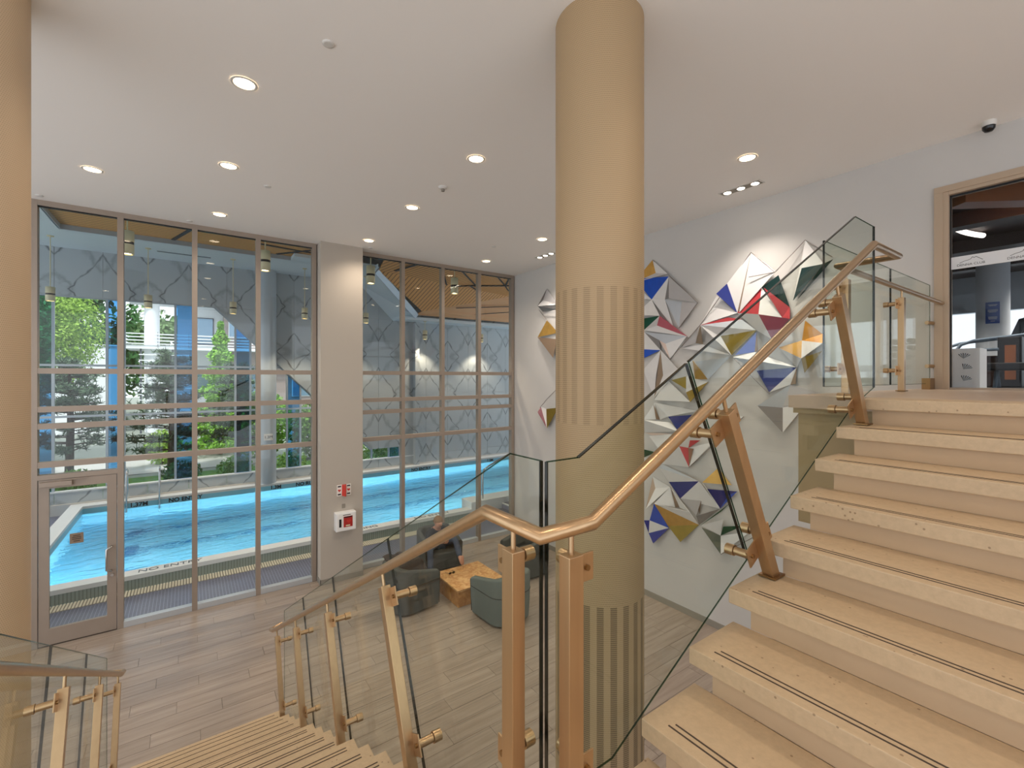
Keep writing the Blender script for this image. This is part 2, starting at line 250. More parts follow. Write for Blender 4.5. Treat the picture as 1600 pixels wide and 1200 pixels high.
# ------------------------------------------------------------------ mesh helpers
OFF = {}
class MB:
    """collects shapes; build() links them as ONE mesh object"""
    def __init__(s): s.v = []; s.f = []; s.s = []
    def add(s, vs, fs, smooth=False):
        o = len(s.v); s.v += [tuple(v) for v in vs]
        for f in fs: s.f.append(tuple(i+o for i in f)); s.s.append(smooth)
        return s
    def box(s, x0, x1, y0, y1, z0, z1):
        vs = [(x, y, z) for x in (x0, x1) for y in (y0, y1) for z in (z0, z1)]
        return s.add(vs, [(0, 1, 3, 2), (4, 6, 7, 5), (0, 4, 5, 1), (2, 3, 7, 6), (0, 2, 6, 4), (1, 5, 7, 3)])
    def bar(s, p, q, w, h, up=(0, 0, 1)):
        """rectangular bar from p to q, w across, h along up"""
        p, q = Vector(p), Vector(q); d = (q-p).normalized(); up = Vector(up); r = d.cross(up)
        if r.length < 1e-5: r = d.cross(Vector((1, 0, 0)))
        r.normalize(); u = r.cross(d).normalized()
        vs = []
        for c in (p, q):
            for a, b in ((-1, -1), (1, -1), (1, 1), (-1, 1)): vs.append(c+r*(a*w/2)+u*(b*h/2))
        return s.add(vs, [(3, 2, 1, 0), (4, 5, 6, 7)]+[(i, (i+1) % 4, (i+1) % 4+4, i+4) for i in range(4)])
    def tube(s, pts, r, n=10, cap=True):
        pts = [Vector(p) for p in pts]; rs = r if isinstance(r, (list, tuple)) else [r]*len(pts)
        rings = []; prev = None
        for i, p in enumerate(pts):
            a = (p-pts[i-1]).normalized() if i else (pts[1]-p).normalized()
            b = (pts[i+1]-p).normalized() if i < len(pts)-1 else a
            t = (a+b).normalized() if (a+b).length > 1e-6 else a
            if prev is None:
                x = t.cross(Vector((0, 0, 1)));
                if x.length < 1e-3: x = t.cross(Vector((1, 0, 0)))
                x.normalize()
            else:
                x = prev-t*prev.dot(t)
                x = x.normalized() if x.length > 1e-5 else t.orthogonal().normalized()
            prev = x; y = t.cross(x).normalized()
            k = 1/max(.5, math.sqrt(max(0.05, (1+a.dot(b))/2)))
            # stretch the mitre plane so the bend keeps its section
            bi = (b-a)
            bi = bi.normalized() if bi.length > 1e-5 else None
            ring = []
            for j in range(n):
                o = (x*math.cos(2*PI*j/n)+y*math.sin(2*PI*j/n))*rs[i]
                if bi is not None: o = o+bi*(o.dot(bi)*(k-1))
                ring.append(p+o)
            rings.append(ring)
        vs = [v for g in rings for v in g]; fs = []
        for i in range(len(pts)-1):
            for j in range(n): fs.append((i*n+j, i*n+(j+1) % n, (i+1)*n+(j+1) % n, (i+1)*n+j))
        s.add(vs, fs, True)
        if cap: s.add(rings[0], [tuple(range(n))[::-1]]); s.add(rings[-1], [tuple(range(n))])
        return s
    def lathe(s, prof, c, n=24, caps=True, a0=0, a1=2*PI):
        """profile [(r,z)...] round a vertical axis at c"""
        full = abs(a1-a0-2*PI) < 1e-6; m = n if full else n+1
        vs = [(c[0]+r*math.cos(a0+(a1-a0)*j/n), c[1]+r*math.sin(a0+(a1-a0)*j/n), c[2]+z) for r, z in prof for j in range(m)]
        fs = []
        for i in range(len(prof)-1):
            for j in range(n): fs.append((i*m+j, i*m+(j+1) % m, (i+1)*m+(j+1) % m, (i+1)*m+j))
        s.add(vs, fs, True)
        if caps:
            s.add(vs[:m], [tuple(range(m))[::-1]]); s.add(vs[-m:], [tuple(range(m))])
        return s
    def prism(s, poly, d):
        """closed 3D polygon extruded by vector d"""
        n = len(poly); d = Vector(d); a = [Vector(p) for p in poly]; b = [p+d for p in a]
        nrm = (a[1]-a[0]).cross(a[2]-a[0])
        fs = [tuple(range(n)), tuple(range(2*n-1, n-1, -1))]+[(i, i+n, (i+1) % n+n, (i+1) % n) for i in range(n)]
        if nrm.dot(d) > 0: fs = [tuple(reversed(f)) for f in fs]
        return s.add(a+b, fs)
    def quad(s, *p): return s.add(p, [tuple(range(len(p)))])
    def build(s, name, m, parent=None, bevel=0, local=False, smooth=None, subsurf=0):
        me = bpy.data.meshes.new(name); vs = [Vector(v) for v in s.v]
        o = bpy.data.objects.new(name, me)
        if parent is not None and not local:
            off = OFF.get(parent.name, Vector()); vs = [v-off for v in vs]; OFF[o.name] = off.copy()
        elif parent is None and not local:
            lo = Vector([min(v[i] for v in vs) for i in range(3)]); hi = Vector([max(v[i] for v in vs) for i in range(3)])
            off = Vector(((lo.x+hi.x)/2, (lo.y+hi.y)/2, lo.z)); vs = [v-off for v in vs]; o.location = off; OFF[o.name] = off
        me.from_pydata(vs, [], s.f)
        for p, q in zip(me.polygons, s.s): p.use_smooth = q if smooth is None else smooth
        me.materials.append(MATS[m] if isinstance(m, str) else m)
        if bevel:
            bm = bmesh.new(); bm.from_mesh(me); bmesh.ops.remove_doubles(bm, verts=bm.verts, dist=1e-5)
            es = [e for e in bm.edges if len(e.link_faces) == 2 and e.calc_face_angle(0) > .6]
            bmesh.ops.bevel(bm, geom=es, offset=bevel, segments=2, affect='EDGES', profile=.6); bm.to_mesh(me); bm.free()
        COL.objects.link(o)
        if parent is not None: o.parent = parent
        if subsurf:
            md = o.modifiers.new('round', 'SUBSURF'); md.levels = subsurf; md.render_levels = subsurf
        return o
def tag(o, label=None, cat=None, group=None, kind=None):
    for k, v in (('label', label), ('category', cat), ('group', group), ('kind', kind)):
        if v: o[k] = v
    return o
def thing(name, loc, label, cat, group=None, rz=0):
    o = bpy.data.objects.new(name, None); COL.objects.link(o); o.location = loc; o.rotation_euler = (0, 0, rz); o.empty_display_size = .2
    OFF[o.name] = Vector(loc); return tag(o, label, cat, group)
def struct(o, label=None, cat=None): return tag(o, label, cat, None, 'structure')
def share(name, src, loc, parent, rz=0):
    """copy sharing mesh data, at a location local to the parent"""
    o = src.copy(); o.name = name; COL.objects.link(o); o.parent = parent; o.location = loc; o.rotation_euler = (0, 0, rz); return o
def copy_tree(o, parent=None):
    c = o.copy(); COL.objects.link(c); c.parent = parent
    for ch in list(o.children): copy_tree(ch, c)
    return c
def text(name, body, size, origin, right, up, m, parent, align='CENTER', depth=.002, bold=0):
    cu = bpy.data.curves.new(name, 'FONT'); cu.body = body; cu.size = size; cu.align_x = align; cu.align_y = 'CENTER'; cu.extrude = depth; cu.offset = bold
    t = bpy.data.objects.new('tmp_text', cu); COL.objects.link(t)
    dg = bpy.context.evaluated_depsgraph_get(); me = bpy.data.meshes.new_from_object(t.evaluated_get(dg))
    COL.objects.unlink(t); bpy.data.objects.remove(t)
    r = Vector(right).normalized(); u = Vector(up).normalized(); n = r.cross(u)
    M = Matrix((r, u, n)).transposed().to_4x4(); M.translation = Vector(origin)-OFF.get(parent.name, Vector()); me.transform(M)
    me.materials.clear(); me.materials.append(MATS[m]); me.name = name
    o = bpy.data.objects.new(name, me); COL.objects.link(o); o.parent = parent; OFF[o.name] = OFF.get(parent.name, Vector()).copy(); return o
def clip(poly, nx, nz, d):
    """keep the part of a 2D polygon with nx*x+nz*z >= d"""
    out = []
    for i, p in enumerate(poly):
        q = poly[(i+1) % len(poly)]; a = nx*p[0]+nz*p[1]-d; b = nx*q[0]+nz*q[1]-d
        if a >= 0: out.append(p)
        if a*b < 0: t = a/(a-b); out.append((p[0]+(q[0]-p[0])*t, p[1]+(q[1]-p[1])*t))
    return out

# ------------------------------------------------------------------ lobby shell
XW, YW, ZC = 6.644, 9.21, 6.423        # art wall, window wall, ceiling
ZL, ZU = 2.40, 3.75                    # stair landing, upper floor
fl = MB().box(-6, XW, -6, YW+.12, -.2, -.012).build('floor', 'grout'); struct(fl)
pk = None
PW, PLN = .225, 1.2
row = 0; y = YW
while y > 1.6:
    x = XW-.02-random.choice((0, .3, .6, .9)) if row else XW
    x1 = XW
    first = True
    while x1 > -2.4:
        x0 = max(x1-PLN, -3) if not first else x1-PLN+((row*2) % 5)*.22
        first = False
        if pk is None or abs((x1-x0)-PLN) > 1e-3:
            ln = x1-x0
            m = MB().box(-ln/2+.002, ln/2-.002, -PW/2+.002, PW/2-.002, -.012, 0)
            o = m.build('plank', 'plank', fl, local=True); OFF[o.name] = Vector()
            if abs(ln-PLN) < 1e-3: pk = o
        else:
            o = pk.copy(); COL.objects.link(o); o.parent = fl
        o.location = Vector(((x0+x1)/2, y-PW/2, 0))-OFF[fl.name]
        x1 = x0
    y -= PW; row += 1
struct(MB().box(-6, XW, -6, YW+.12, ZC, ZC+.25).build('ceiling', 'ceiling'))
wr = MB().box(XW, XW+.22, 1.347, YW+.12, 0, ZC).box(XW, XW+.22, -6, 1.347, 5.922, ZC).box(XW, XW+.22, -6, 1.347, 0, ZU-.02).box(XW, XW+.22, -6, -3.2, ZU-.02, 5.922).build('wall_right', 'wall'); struct(wr)
struct(MB().box(XW-.014, XW, 1.6, YW, 0, .1).build('baseboard_right', 'plinth'))
# solid wall beyond the pool door, and the pier between the two windows
struct(MB().box(-6, -1.86, YW, YW+.2, 0, ZC).build('wall_window_side', 'wall'))


pier = MB().box(2.0, 2.78, 8.95, YW+.2, 0, ZC).build('wall_pier', 'column_white'); struct(pier)
struct(MB().box(1.99, 2.79, 8.938, 8.95, 0, .1).box(1.988, 2.0, 8.938, YW, 0, .1).build('baseboard_pier', 'plinth'))

# ------------------------------------------------------------------ pool windows
ZH = 6.345
TR = [3.972, 3.416, 3.17, 2.614]
def window(name, xs, door_bay, label):
    w = thing(name, ((xs[0]+xs[-1])/2, YW+.06, 0), None, None); struct(w, label)
    mw = .075
    for i, x in enumerate(xs):
        if i == 0 and door_bay: z0 = 0
        else: z0 = 0
        MB().box(x-mw/2, x+mw/2, YW, YW+.12, z0, ZC).build('mullion', 'alu', w)
    for a, b, i in zip(xs[:-1], xs[1:], range(9)):
        x0, x1 = a+mw/2, b-mw/2
        levels = [ZH]+TR+([2.457] if (i == 0 and door_bay) else [0.05])
        for z in TR: MB().box(x0, x1, YW+.005, YW+.115, z-.04, z+.04).build('transom', 'alu', w)
        MB().box(x0, x1, YW+.002, YW+.12, ZH, ZC).build('head', 'alu', w)
        MB().box(x0, x1, YW+.03, YW+.06, ZH-.012, ZH).build('gasket', 'rubber', w)
        if not (i == 0 and door_bay): MB().box(x0, x1, YW+.002, YW+.12, 0, .09).build('sill', 'alu_pale', w)
        else: MB().box(x0, x1, YW+.002, YW+.12, 2.40, 2.47).build('door_head', 'alu', w)
        zz = [ZH-.012]+[t for t in TR]+[.09 if not (i == 0 and door_bay) else 2.47]
        for k in range(len(zz)-1):
            zt = zz[k]-(.04 if k else 0); zb = zz[k+1]+(.04 if k < len(zz)-2 else 0)
            MB().box(x0, x1, YW+.055, YW+.067, zb, zt).build('pane', 'glazing', w)
    return w
X1 = [-1.80, -.86, .08, 1.01, 1.945]
X2 = [2.80, 3.72, 4.66, 5.62, 6.585]
window('window_1', X1, True, 'aluminium framed glass wall with pool door left of the pier')
window('window_2', X2, False, 'aluminium framed glass wall between the pier and the art wall')
d = thing('door_1', (-1.33, YW+.03, 0), None, None); struct(d, 'narrow aluminium framed glass door to the pool')
x0, x1, y0, y1 = -1.755, -.905, YW+.01, YW+.06
MB().box(x0, x0+.11, y0, y1, .012, 2.395).build('stile', 'alu', d); MB().box(x1-.11, x1, y0, y1, .012, 2.395).build('stile', 'alu', d)
MB().box(x0+.11, x1-.11, y0, y1, 2.27, 2.395).build('rail', 'alu', d); MB().box(x0+.11, x1-.11, y0, y1, .012, .24).build('rail', 'alu', d)
MB().box(x0+.11, x1-.11, y0+.018, y0+.03, .24, 2.27).build('pane', 'glazing', d)
MB().box(x0, x1, y0, y1, 0, .012).build('threshold', 'groove', d)
h = MB().tube([(x1-.06, y0, 1.30), (x1-.06, y0-.06, 1.30), (x1-.11, y0-.075, 1.27), (x1-.11, y0-.075, .96), (x1-.06, y0-.06, .93), (x1-.06, y0, .93)], .013, 10).build('handle', 'steel', d)
MB().tube([(x1-.05, y0, .86), (x1-.05, y0-.03, .86)], .022, 12).build('lock', 'steel', d)
cl = MB().box(x0+.02, x0+.36, y0-.06, y0, 2.30, 2.37).build('door_closer', 'alu', d, bevel=.006)
MB().bar((x0+.3, y0-.04, 2.385), (x0+.52, y0-.02, 2.39), .02, .015).build('closer_arm', 'alu', cl)
pq = MB().box(-1.43, -1.28, y0+.012, y0+.018, 1.42, 1.57).build('plaque', 'plaque', d)
for z, w in ((1.535, .04), (1.51, .05), (1.485, .05), (1.455, .035)): MB().box(-1.355-w, -1.355+w, y0+.0112, y0+.012, z-.006, z+.006).build('printed_line', 'plaque_text', pq)

# ------------------------------------------------------------------ round perforated columns
def column(cx, cy, label, m='perforated'):
    t = thing('perforated_column', (cx, cy, 0), label, 'column', 'columns clad in perforated metal')
    MB().lathe([(.315, 0), (.315, ZC)], (cx, cy, 0), 64, caps=False).build('perforated_cladding', m, t)
    MB().lathe([(.335, 0), (.335, .06), (.318, .06)], (cx, cy, 0), 48, caps=False).build('base_ring', 'bronze_dark', t)
column(2.43, 2.32, 'tan perforated metal column standing beside the stairs, mid picture')
column(-1.18, 4.34, 'tan perforated metal column cut by the left edge of the picture', 'perforated_plain')

# ------------------------------------------------------------------ stairs
def stair_upper():
    t = thing('stone_staircase', (1.0, 0, ZL), 'beige stone stair flight climbing right to the gym floor', 'staircase')
    YL, YR = 1.0175, -1.7
    proto = None
    for i in range(8):
        x = .993+.28*i; z = ZL+.15*(i+1)
        if i == 0:
            tr = MB().box(x, x+.315, YR, YL, z-.062, z).build('tread', 'stone', t, bevel=.004)
            ri = MB().box(x+.035, x+.055, YR, YL-.075, z-.15, z-.062).build('riser', 'riser', t)
            gs = [MB().box(x+o, x+o+.006, YR, YL-.075-j*.012, z, z+.0012).build('anti_slip_strip', 'groove', tr) for j, o in enumerate((.045, .068))]
        else:
            tr2 = tr.copy(); COL.objects.link(tr2); tr2.location = (.28*i, 0, .15*i)
            for g in gs: g2 = g.copy(); COL.objects.link(g2); g2.parent = tr2
            r2 = ri.copy(); COL.objects.link(r2); r2.location = (.28*i, 0, .15*i)
    # upper landing nosing
    x = .993+.28*8
    MB().box(x, x+.32, YR, YL, ZU-.062, ZU).build('nosing', 'stone', t, bevel=.004)
    MB().box(x+.035, x+.055, YR, YL-.075, ZU-.15, ZU-.062).build('riser', 'riser', t)
    MB().prism([(1.06, YR, ZL-.05), (3.3, YR, ZU-.25), (3.5, YR, ZU-.25), (3.5, YR, ZU-.6), (1.35, YR, ZL-.3), (1.06, YR, ZL-.3)], (0, YL-.12-YR, 0)).build('stringer', 'wall', t)
stair_upper()
def stair_lower():
    t = thing('stone_staircase', (.1, 1.45, 0), 'beige stone stair flight descending to the lobby floor', 'staircase')
    XL, XR = -.60, .83
    tr = ri = None
    for j in range(1, 16):
        y = 1.45+.28*j; z = ZL-.15*j
        if j == 1:
            tr = MB().box(XL, XR, y-.315, y, z-.062, z).build('tread', 'stone', t, bevel=.004)
            gs = [MB().box(XL+.06, XR-.06, y-o-.006, y-o, z, z+.0012).build('anti_slip_strip', 'groove', tr) for o in (.045, .068)]
            ri = MB().box(XL+.06, XR-.06, y-.055, y-.035, z-.15, z-.062).build('riser', 'riser', t)
        else:
            k = j-1
            tr2 = tr.copy(); COL.objects.link(tr2); tr2.location = (0, .28*k, -.15*k)
            for g in gs: g2 = g.copy(); COL.objects.link(g2); g2.parent = tr2
            r2 = ri.copy(); COL.objects.link(r2); r2.location = (0, .28*k, -.15*k)
    MB().box(XL+.06, XR-.06, 1.395, 1.415, ZL-.15, ZL-.062).build('riser', 'riser', t)
    MB().prism([(XL+.08, 1.3, ZL-.3), (XL+.08, 1.36, ZL-.16), (XL+.08, 5.62, .0), (XL+.08, 5.2, 0)], (XR-XL-.16, 0, 0)).build('stringer', 'wall', t)
stair_lower()
struct(MB().box(-.60, .83, -3.2, 1.45, ZL-.062, ZL).box(.83, 1.02, -3.2, 1.0175, ZL-.062, ZL).box(-.55, .98, -3.2, 1.3, ZL-.3, ZL-.062).build('floor_landing', 'stone'))
# upper floor with its deep edge beam
struct(MB().box(3.55, XW+.01, -3.2, 1.52, ZU-.09, ZU-.001).build('floor_upper', 'upperfloor'))
struct(MB().box(3.66, XW, -3.2, 1.50, ZU-.93, ZU-.13).box(3.60, XW, -3.2, 1.51, ZU-.13, ZU-.09).build('trim_1', 'bulkhead'))

# ------------------------------------------------------------------ glass railings
def rod_end(mb, p, q, r): mb.tube([p, q], r, 10)
def post(t, top, lean, foot_z, rail_pt, side, plates, wide, gap=.096):
    """top: post top; lean: unit vector down the post; side: unit vector towards the glass; plates: offsets along 'wide'"""
    top = Vector(top); lean = Vector(lean).normalized(); side = Vector(side); wide = Vector(wide).normalized()
    L = (top.z-foot_z)/-lean.z; foot = top+lean*L
    p = MB().bar(top, foot, .055, .045, up=side).build('post', 'bronze', t, bevel=.002)
    rm = MB().tube([top, rail_pt], .008, 8).build('rail_stem', 'bronze', p)
    for dz in (.06, .66 if L > .8 else .5):
        c = top+lean*dz+side*.018
        for w in plates:
            a = c+wide*(w*.02); b = c+wide*(w*.105)
            pl = MB().bar(a, b, .006, .085, up=-lean)
            br = pl.build('bracket', 'bronze', p, bevel=.0015)
            k = c+wide*(w*.075)
            MB().tube([k-side*.012, k-side*.003], .009, 10).build('bolt', 'bronze_dark', br)
            MB().tube([k, k+side*(gap-.026)], .018, 14).tube([k+side*(gap-.018-.006), k+side*(gap+.012)], .024, 14).build('standoff', 'bronze', br)
    MB().bar(foot+Vector((0, 0, .004)), foot+Vector((0, 0, .012)), .09, .07, up=side).build('foot_plate', 'bronze_dark', p)
    return p
def glass_panel(t, poly, n, dark=(0,)):
    """poly: 3D outline; n: thickness vector; dark: edges that read as black joints"""
    g = MB().prism(poly, n).build('glass_panel', 'rail_glass', t)
    nn = len(poly); n = Vector(n); cen = sum((Vector(p) for p in poly), Vector())/nn
    for i in range(nn):
        a, b = Vector(poly[i])+n/2, Vector(poly[(i+1) % nn])+n/2
        MB().bar(a, b, n.length*1.04 if i in dark else n.length*.35, .004, up=(a+b)/2-cen-n/2).build('glass_edge', 'rail_edge' if i in dark else 'rail_edge_soft', g)
    return g
RAILR = .0225
def rail_main():
    t = thing('glass_railing', (.784, .965, ZL), 'bronze handrail with clear glass panels running up both flights to the gym', 'railing')
    zc = EYE-.4339
    top = (3.368, .965, EYE+.8036); pl = [(.784, 5.93, EYE-2.935), (.784, 5.79, EYE-2.88), (.784, 1.243, zc), (.784, .965, zc), (.980, .965, zc), top, (3.817, .965, top[2]), (3.817, 1.30, top[2]), (XW-.0, 1.30, top[2])]
    MB().tube([(.90, 5.93, EYE-2.90)]+pl, RAILR, 16).build('handrail', 'bronze', t)
    # lower flight posts
    sl = (2.88-.4339)/(5.79-1.243)
    rail_z = lambda y: zc-sl*(y-1.243)
    def tread_z(y): return max(0, ZL-.15*max(0, math.ceil((y-1.45)/.28)))
    for y in (2.188, 3.302, 4.459, 5.514):
        tp = Vector((.784, y, rail_z(y)-.085)); ln = Vector((0, -.5, -1)).normalized(); fz = 0
        for k in range(200):
            q = tp+ln*(.5+.005*k)
            if q.z <= tread_z(q.y): fz = tread_z(q.y); break
        post(t, tp, ln, fz, tp+Vector((0, .03, .075)), (1, 0, 0), (-1,), (0, 1, -sl))
    post(t, (.784, 1.094, zc-.075), (0, 0, -1), ZL, (.784, 1.094, zc-.01), (1, 0, 0), (1,), (0, 1, 0))
    post(t, (.897, .965, zc-.075), (0, 0, -1), ZL, (.897, .965, zc-.01), (0, 1, 0), (1,), (1, 0, 0))
    su = (top[2]-zc)/(3.368-.98)
    for x in (1.723, 2.833):
        tp = Vector((x, .965, zc+su*(x-.98)-.085)); ln = Vector((.5, 0, -1)).normalized(); fz = ZU
        for k in range(200):
            q = tp+ln*(.5+.005*k); n = math.floor((q.x-.993)/.28)+1
            if q.z <= ZL+.15*n: fz = ZL+.15*n; break
        post(t, tp, ln, fz, tp+Vector((-.03, 0, .075)), (0, 1, 0), (-1, 1), (1, 0, su))
    for x in (3.96, 5.26): post(t, (x, 1.30, top[2]-.08), (0, 0, -1), ZU, (x, 1.30, top[2]-.01), (0, 1, 0), (-1,), (1, 0, 0), gap=.08)
    # glass: lower flight (plane x=.93), joints lean with the posts
    gx = .88; th = (.012, 0, 0); sg = .5375; zt = EYE-.257
    tz = lambda y: zt-sg*(y-1.254)
    def jt(y): # joint: top point, bottom point
        return (gx, y, tz(y)), (gx, y-.53, tz(y)-1.03)
    J = [2.416, 3.589, 4.687, 5.72]
    a, b = jt(J[0]); e = .008
    glass_panel(t, [(gx, 1.089, zt), (gx, 1.254, zt), a, b, (gx, 1.089, zt-1.0)], th, dark=(2, 4))
    for p, q in zip(J[:-1], J[1:]):
        a0, b0 = jt(p+e); a1, b1 = jt(q-e)
        if q == J[-1]: b1 = (gx, q-e, b1[2]-.18)
        glass_panel(t, [a0, a1, b1, b0], th, dark=(1,) if q != J[-1] else ())
    # upper flight (plane y=1.12)
    gy = 1.06; th = (0, .012, 0); z0 = EYE-.257
    uz = lambda x: EYE-.258+.533*(x-1.019)
    bz = lambda x: EYE-1.212+.525*(x-1.351)
    glass_panel(t, [(.888, gy, z0), (1.019, gy, z0), (1.615-e, gy, uz(1.615-e)), (2.086-e, gy, bz(2.086-e)), (1.18, gy, bz(1.18)), (.888, gy, bz(1.18))], th, dark=(1, 2, 5))
    glass_panel(t, [(1.615+e, gy, uz(1.615+e)), (3.391, gy, uz(3.391)), (3.722, gy, uz(3.391)), (3.722, gy, ZU+.06), (3.33, gy, ZU-.06), (2.086+e, gy, bz(2.086+e))], th, dark=(0, 2))
    # upper landing guard (plane y=1.46)
    zt2 = uz(3.391)
    glass_panel(t, [(3.80, 1.381, zt2), (5.28, 1.381, zt2), (5.28, 1.381, ZU+.06), (3.80, 1.381, ZU+.06)], th, dark=(1, 3))
    glass_panel(t, [(5.30, 1.381, zt2), (6.58, 1.381, zt2), (6.58, 1.381, ZU+.06), (5.30, 1.381, ZU+.06)], th, dark=())
    for z in (ZU+.72, ZU+.25): MB().tube([(6.50, 1.395, z), (6.63, 1.37, z)], .02, 12).build('wall_standoff', 'bronze', t)
    MB().box(6.42, 6.60, 1.35, 1.42, ZU, ZU+.12).build('glass_clamp', 'bronze_dark', t)
rail_main()
def rail_left():
    X = -.5326
    t = thing('glass_railing', (X, 3.5, 0), 'short stretch of bronze handrail and glass at the lower left corner', 'railing')
    sl = (2.88-.4339)/(5.79-1.243); zc = EYE-.4339
    rz = lambda y: zc-sl*(y-1.243)
    MB().tube([(X, .9, zc), (X, 1.243, zc), (X, 5.76, rz(5.76)), (X, 5.9, rz(5.76)-.05), (X-.12, 5.9, rz(5.76)-.02)], RAILR, 16).build('handrail', 'bronze', t)
    def tread_z(y): return max(0, ZL-.15*max(0, math.ceil((y-1.45)/.28)))
    for y in (2.188, 3.302, 4.459, 5.514):
        tp = Vector((X, y, rz(y)-.085)); ln = Vector((0, -.5, -1)).normalized(); fz = 0
        for k in range(200):
            q = tp+ln*(.5+.005*k)
            if q.z <= tread_z(q.y): fz = tread_z(q.y); break
        post(t, tp, ln, fz, tp+Vector((0, .03, .075)), (-1, 0, 0), (-1,), (0, 1, -sl))
    gx = -.637; th = (.012, 0, 0); zt = EYE-.257; tz = lambda y: zt-.5375*(y-1.254)
    def jt(y): return (gx, y, tz(y)), (gx, y-.53, tz(y)-1.03)
    J = [1.3, 2.416, 3.589, 4.687, 5.72]; e = .008
    for p, q in zip(J[:-1], J[1:]):
        a0, b0 = jt(p+e); a1, b1 = jt(q-e)
        if p == 1.3: b0 = (gx, p+e, b0[2]-.25)
        if q == J[-1]: b1 = (gx, q-e, b1[2]-.18)
        glass_panel(t, [a0, a1, b1, b0], th, dark=(1,) if q != J[-1] else ())
rail_left()

# ------------------------------------------------------------------ ceiling lights and devices
DL = [(.39, 4.545, ''), (.39, 6.42, ''), (.39, 8.42, ''), (2.725, 4.545, ''), (2.725, 6.40, ''), (2.725, 8.41, ''),
      (5.27, 2.70, ''), (5.30, 6.48, ''), (5.30, 8.41, ''), (-.96, 7.5, ''), (.39, .8, ''), (2.725, .8, ''), (.39, -1.1, ''), (2.725, -1.1, ''), (5.27, -1.1, ''), (-2.0, .8, ''), (-2.0, -1.1, '')]  # last seven lamps are added out of view to brighten the lobby
DLAB = ['round recessed ceiling downlight nearest the camera on the left', 'round recessed downlight second from the camera in the left row',
        'round recessed downlight in front of the left glass wall', 'largest round recessed downlight in the row left of the column',
        'round recessed downlight midway in the row left of the column', 'round recessed downlight right in front of the white pier',
        'round recessed downlight right of the column above the art wall', 'round recessed downlight close to the left edge of the column',
        'round recessed downlight in front of the right glass wall', 'round recessed downlight farthest left, near the door corner']+['added round fill downlight %s, unseen behind the camera' % q for q in ('above the stair landing', 'above the upper stair flight', 'at the back of the stair landing', 'behind the upper stair flight', 'at the back of the gym landing', 'left of the stair landing', 'at the back left of the landing')]
for (x, y, _), lab in zip(DL, DLAB):
    t = thing('ceiling_downlight', (x, y, ZC), lab, 'downlight', 'round ceiling downlights')
    MB().lathe([(.105, -.004), (.09, -.012), (.08, -.002)], (x, y, ZC), 28, caps=False).build('trim_ring', 'lamp_trim', t)
    MB().lathe([(.0, -.003), (.086, -.003)], (x, y, ZC), 28, caps=False).build('lens', 'lamp_emit', t)
    ld = bpy.data.lights.new('downlight_beam', 'SPOT'); ld.energy = 62 if y > 2 else 30; ld.spot_size = math.radians(140); ld.spot_blend = .9; ld.shadow_soft_size = .09; ld.color = (1, .84, .67)
    lo = bpy.data.objects.new('downlight_beam', ld); COL.objects.link(lo); lo.parent = t; lo.location = (0, 0, -.03)
for (xa, ya, xb, yb, lab, side) in ((6.02, 3.46, 6.06, 2.90, 'slot ceiling light with three lamps above the art wall, right of the column', 1), (6.03, 7.57, 6.07, 7.02, 'slot ceiling light with three lamps at the left edge of the column', 1)):
    t = thing('slot_light', ((xa+xb)/2, (ya+yb)/2, ZC), lab, 'slot light', 'three-lamp slot lights')
    xm = (xa+xb)/2
    MB().box(xm-.075, xm+.075, yb, ya, ZC-.006, ZC-.0005).build('trim', 'lamp_trim', t); MB().box(xm-.055, xm+.055, yb+.02, ya-.02, ZC-.009, ZC-.006).build('slot', 'plate_grey', t)
    for k in range(3):
        y = yb+(ya-yb)*(k+.5)/3
        MB().lathe([(.0, -.014), (.043, -.012), (.048, -.008)], (xm, y, ZC), 18, caps=False).build('lamp', 'slot_emit', t)
        ld = bpy.data.lights.new('slot_beam', 'SPOT'); ld.energy = 46; ld.spot_size = math.radians(100); ld.spot_blend = 1; ld.shadow_soft_size = .04; ld.color = (1, .9, .8)
        lo = bpy.data.objects.new('slot_beam', ld); COL.objects.link(lo); lo.parent = t; lo.location = (xm-t.location.x, y-t.location.y, -.03)
        lo.rotation_euler = Vector((.05, 0, -1)).to_track_quat('-Z', 'Y').to_euler()
t = thing('dome_camera', (6.48, .925, ZC), 'small white dome camera with black bubble on the ceiling', 'security camera')
MB().lathe([(.055, 0), (.055, -.03), (.045, -.05)][::-1], (6.48, .925, ZC), 20).build('housing', 'lamp_trim', t)
MB().lathe([(.0, -.105), (.03, -.1), (.047, -.075), (.05, -.05)], (6.48, .925, ZC), 20, caps=False).build('bubble', 'blackgloss', t)
t = thing('smoke_detector', (2.764, 5.471, ZC), 'small white and dark ceiling sensor between the middle downlights', 'detector')
MB().lathe([(.03, -.03), (.055, -.02), (.06, 0)], (2.764, 5.471, ZC), 20).build('body', 'lamp_trim', t); MB().lathe([(.022, -.06), (.026, -.03)], (2.764, 5.471, ZC), 16).build('sensor', 'plate_grey', t)
for (x, y), lab in (((.866, 3.63), 'flat white sprinkler cap at the top edge of the picture'), ((.853, 6.81), 'flat white sprinkler cap beside the left row of downlights'), ((4.83, 7.38), 'flat white sprinkler cap left of the slot light by the column'),
                    ((-1.7, 9.0), 'flat white sprinkler cap above the pool door'), ((.01, 9.05), 'flat white sprinkler cap above the left glass wall'), ((2.9, 8.85), 'flat white sprinkler cap above the pier corner')):
    o = MB().lathe([(.03, -.012), (.042, -.009), (.044, 0)], (x, y, ZC), 20).build('sprinkler_cap', 'lamp_trim'); tag(o, lab, 'sprinkler', 'ceiling sprinkler caps')

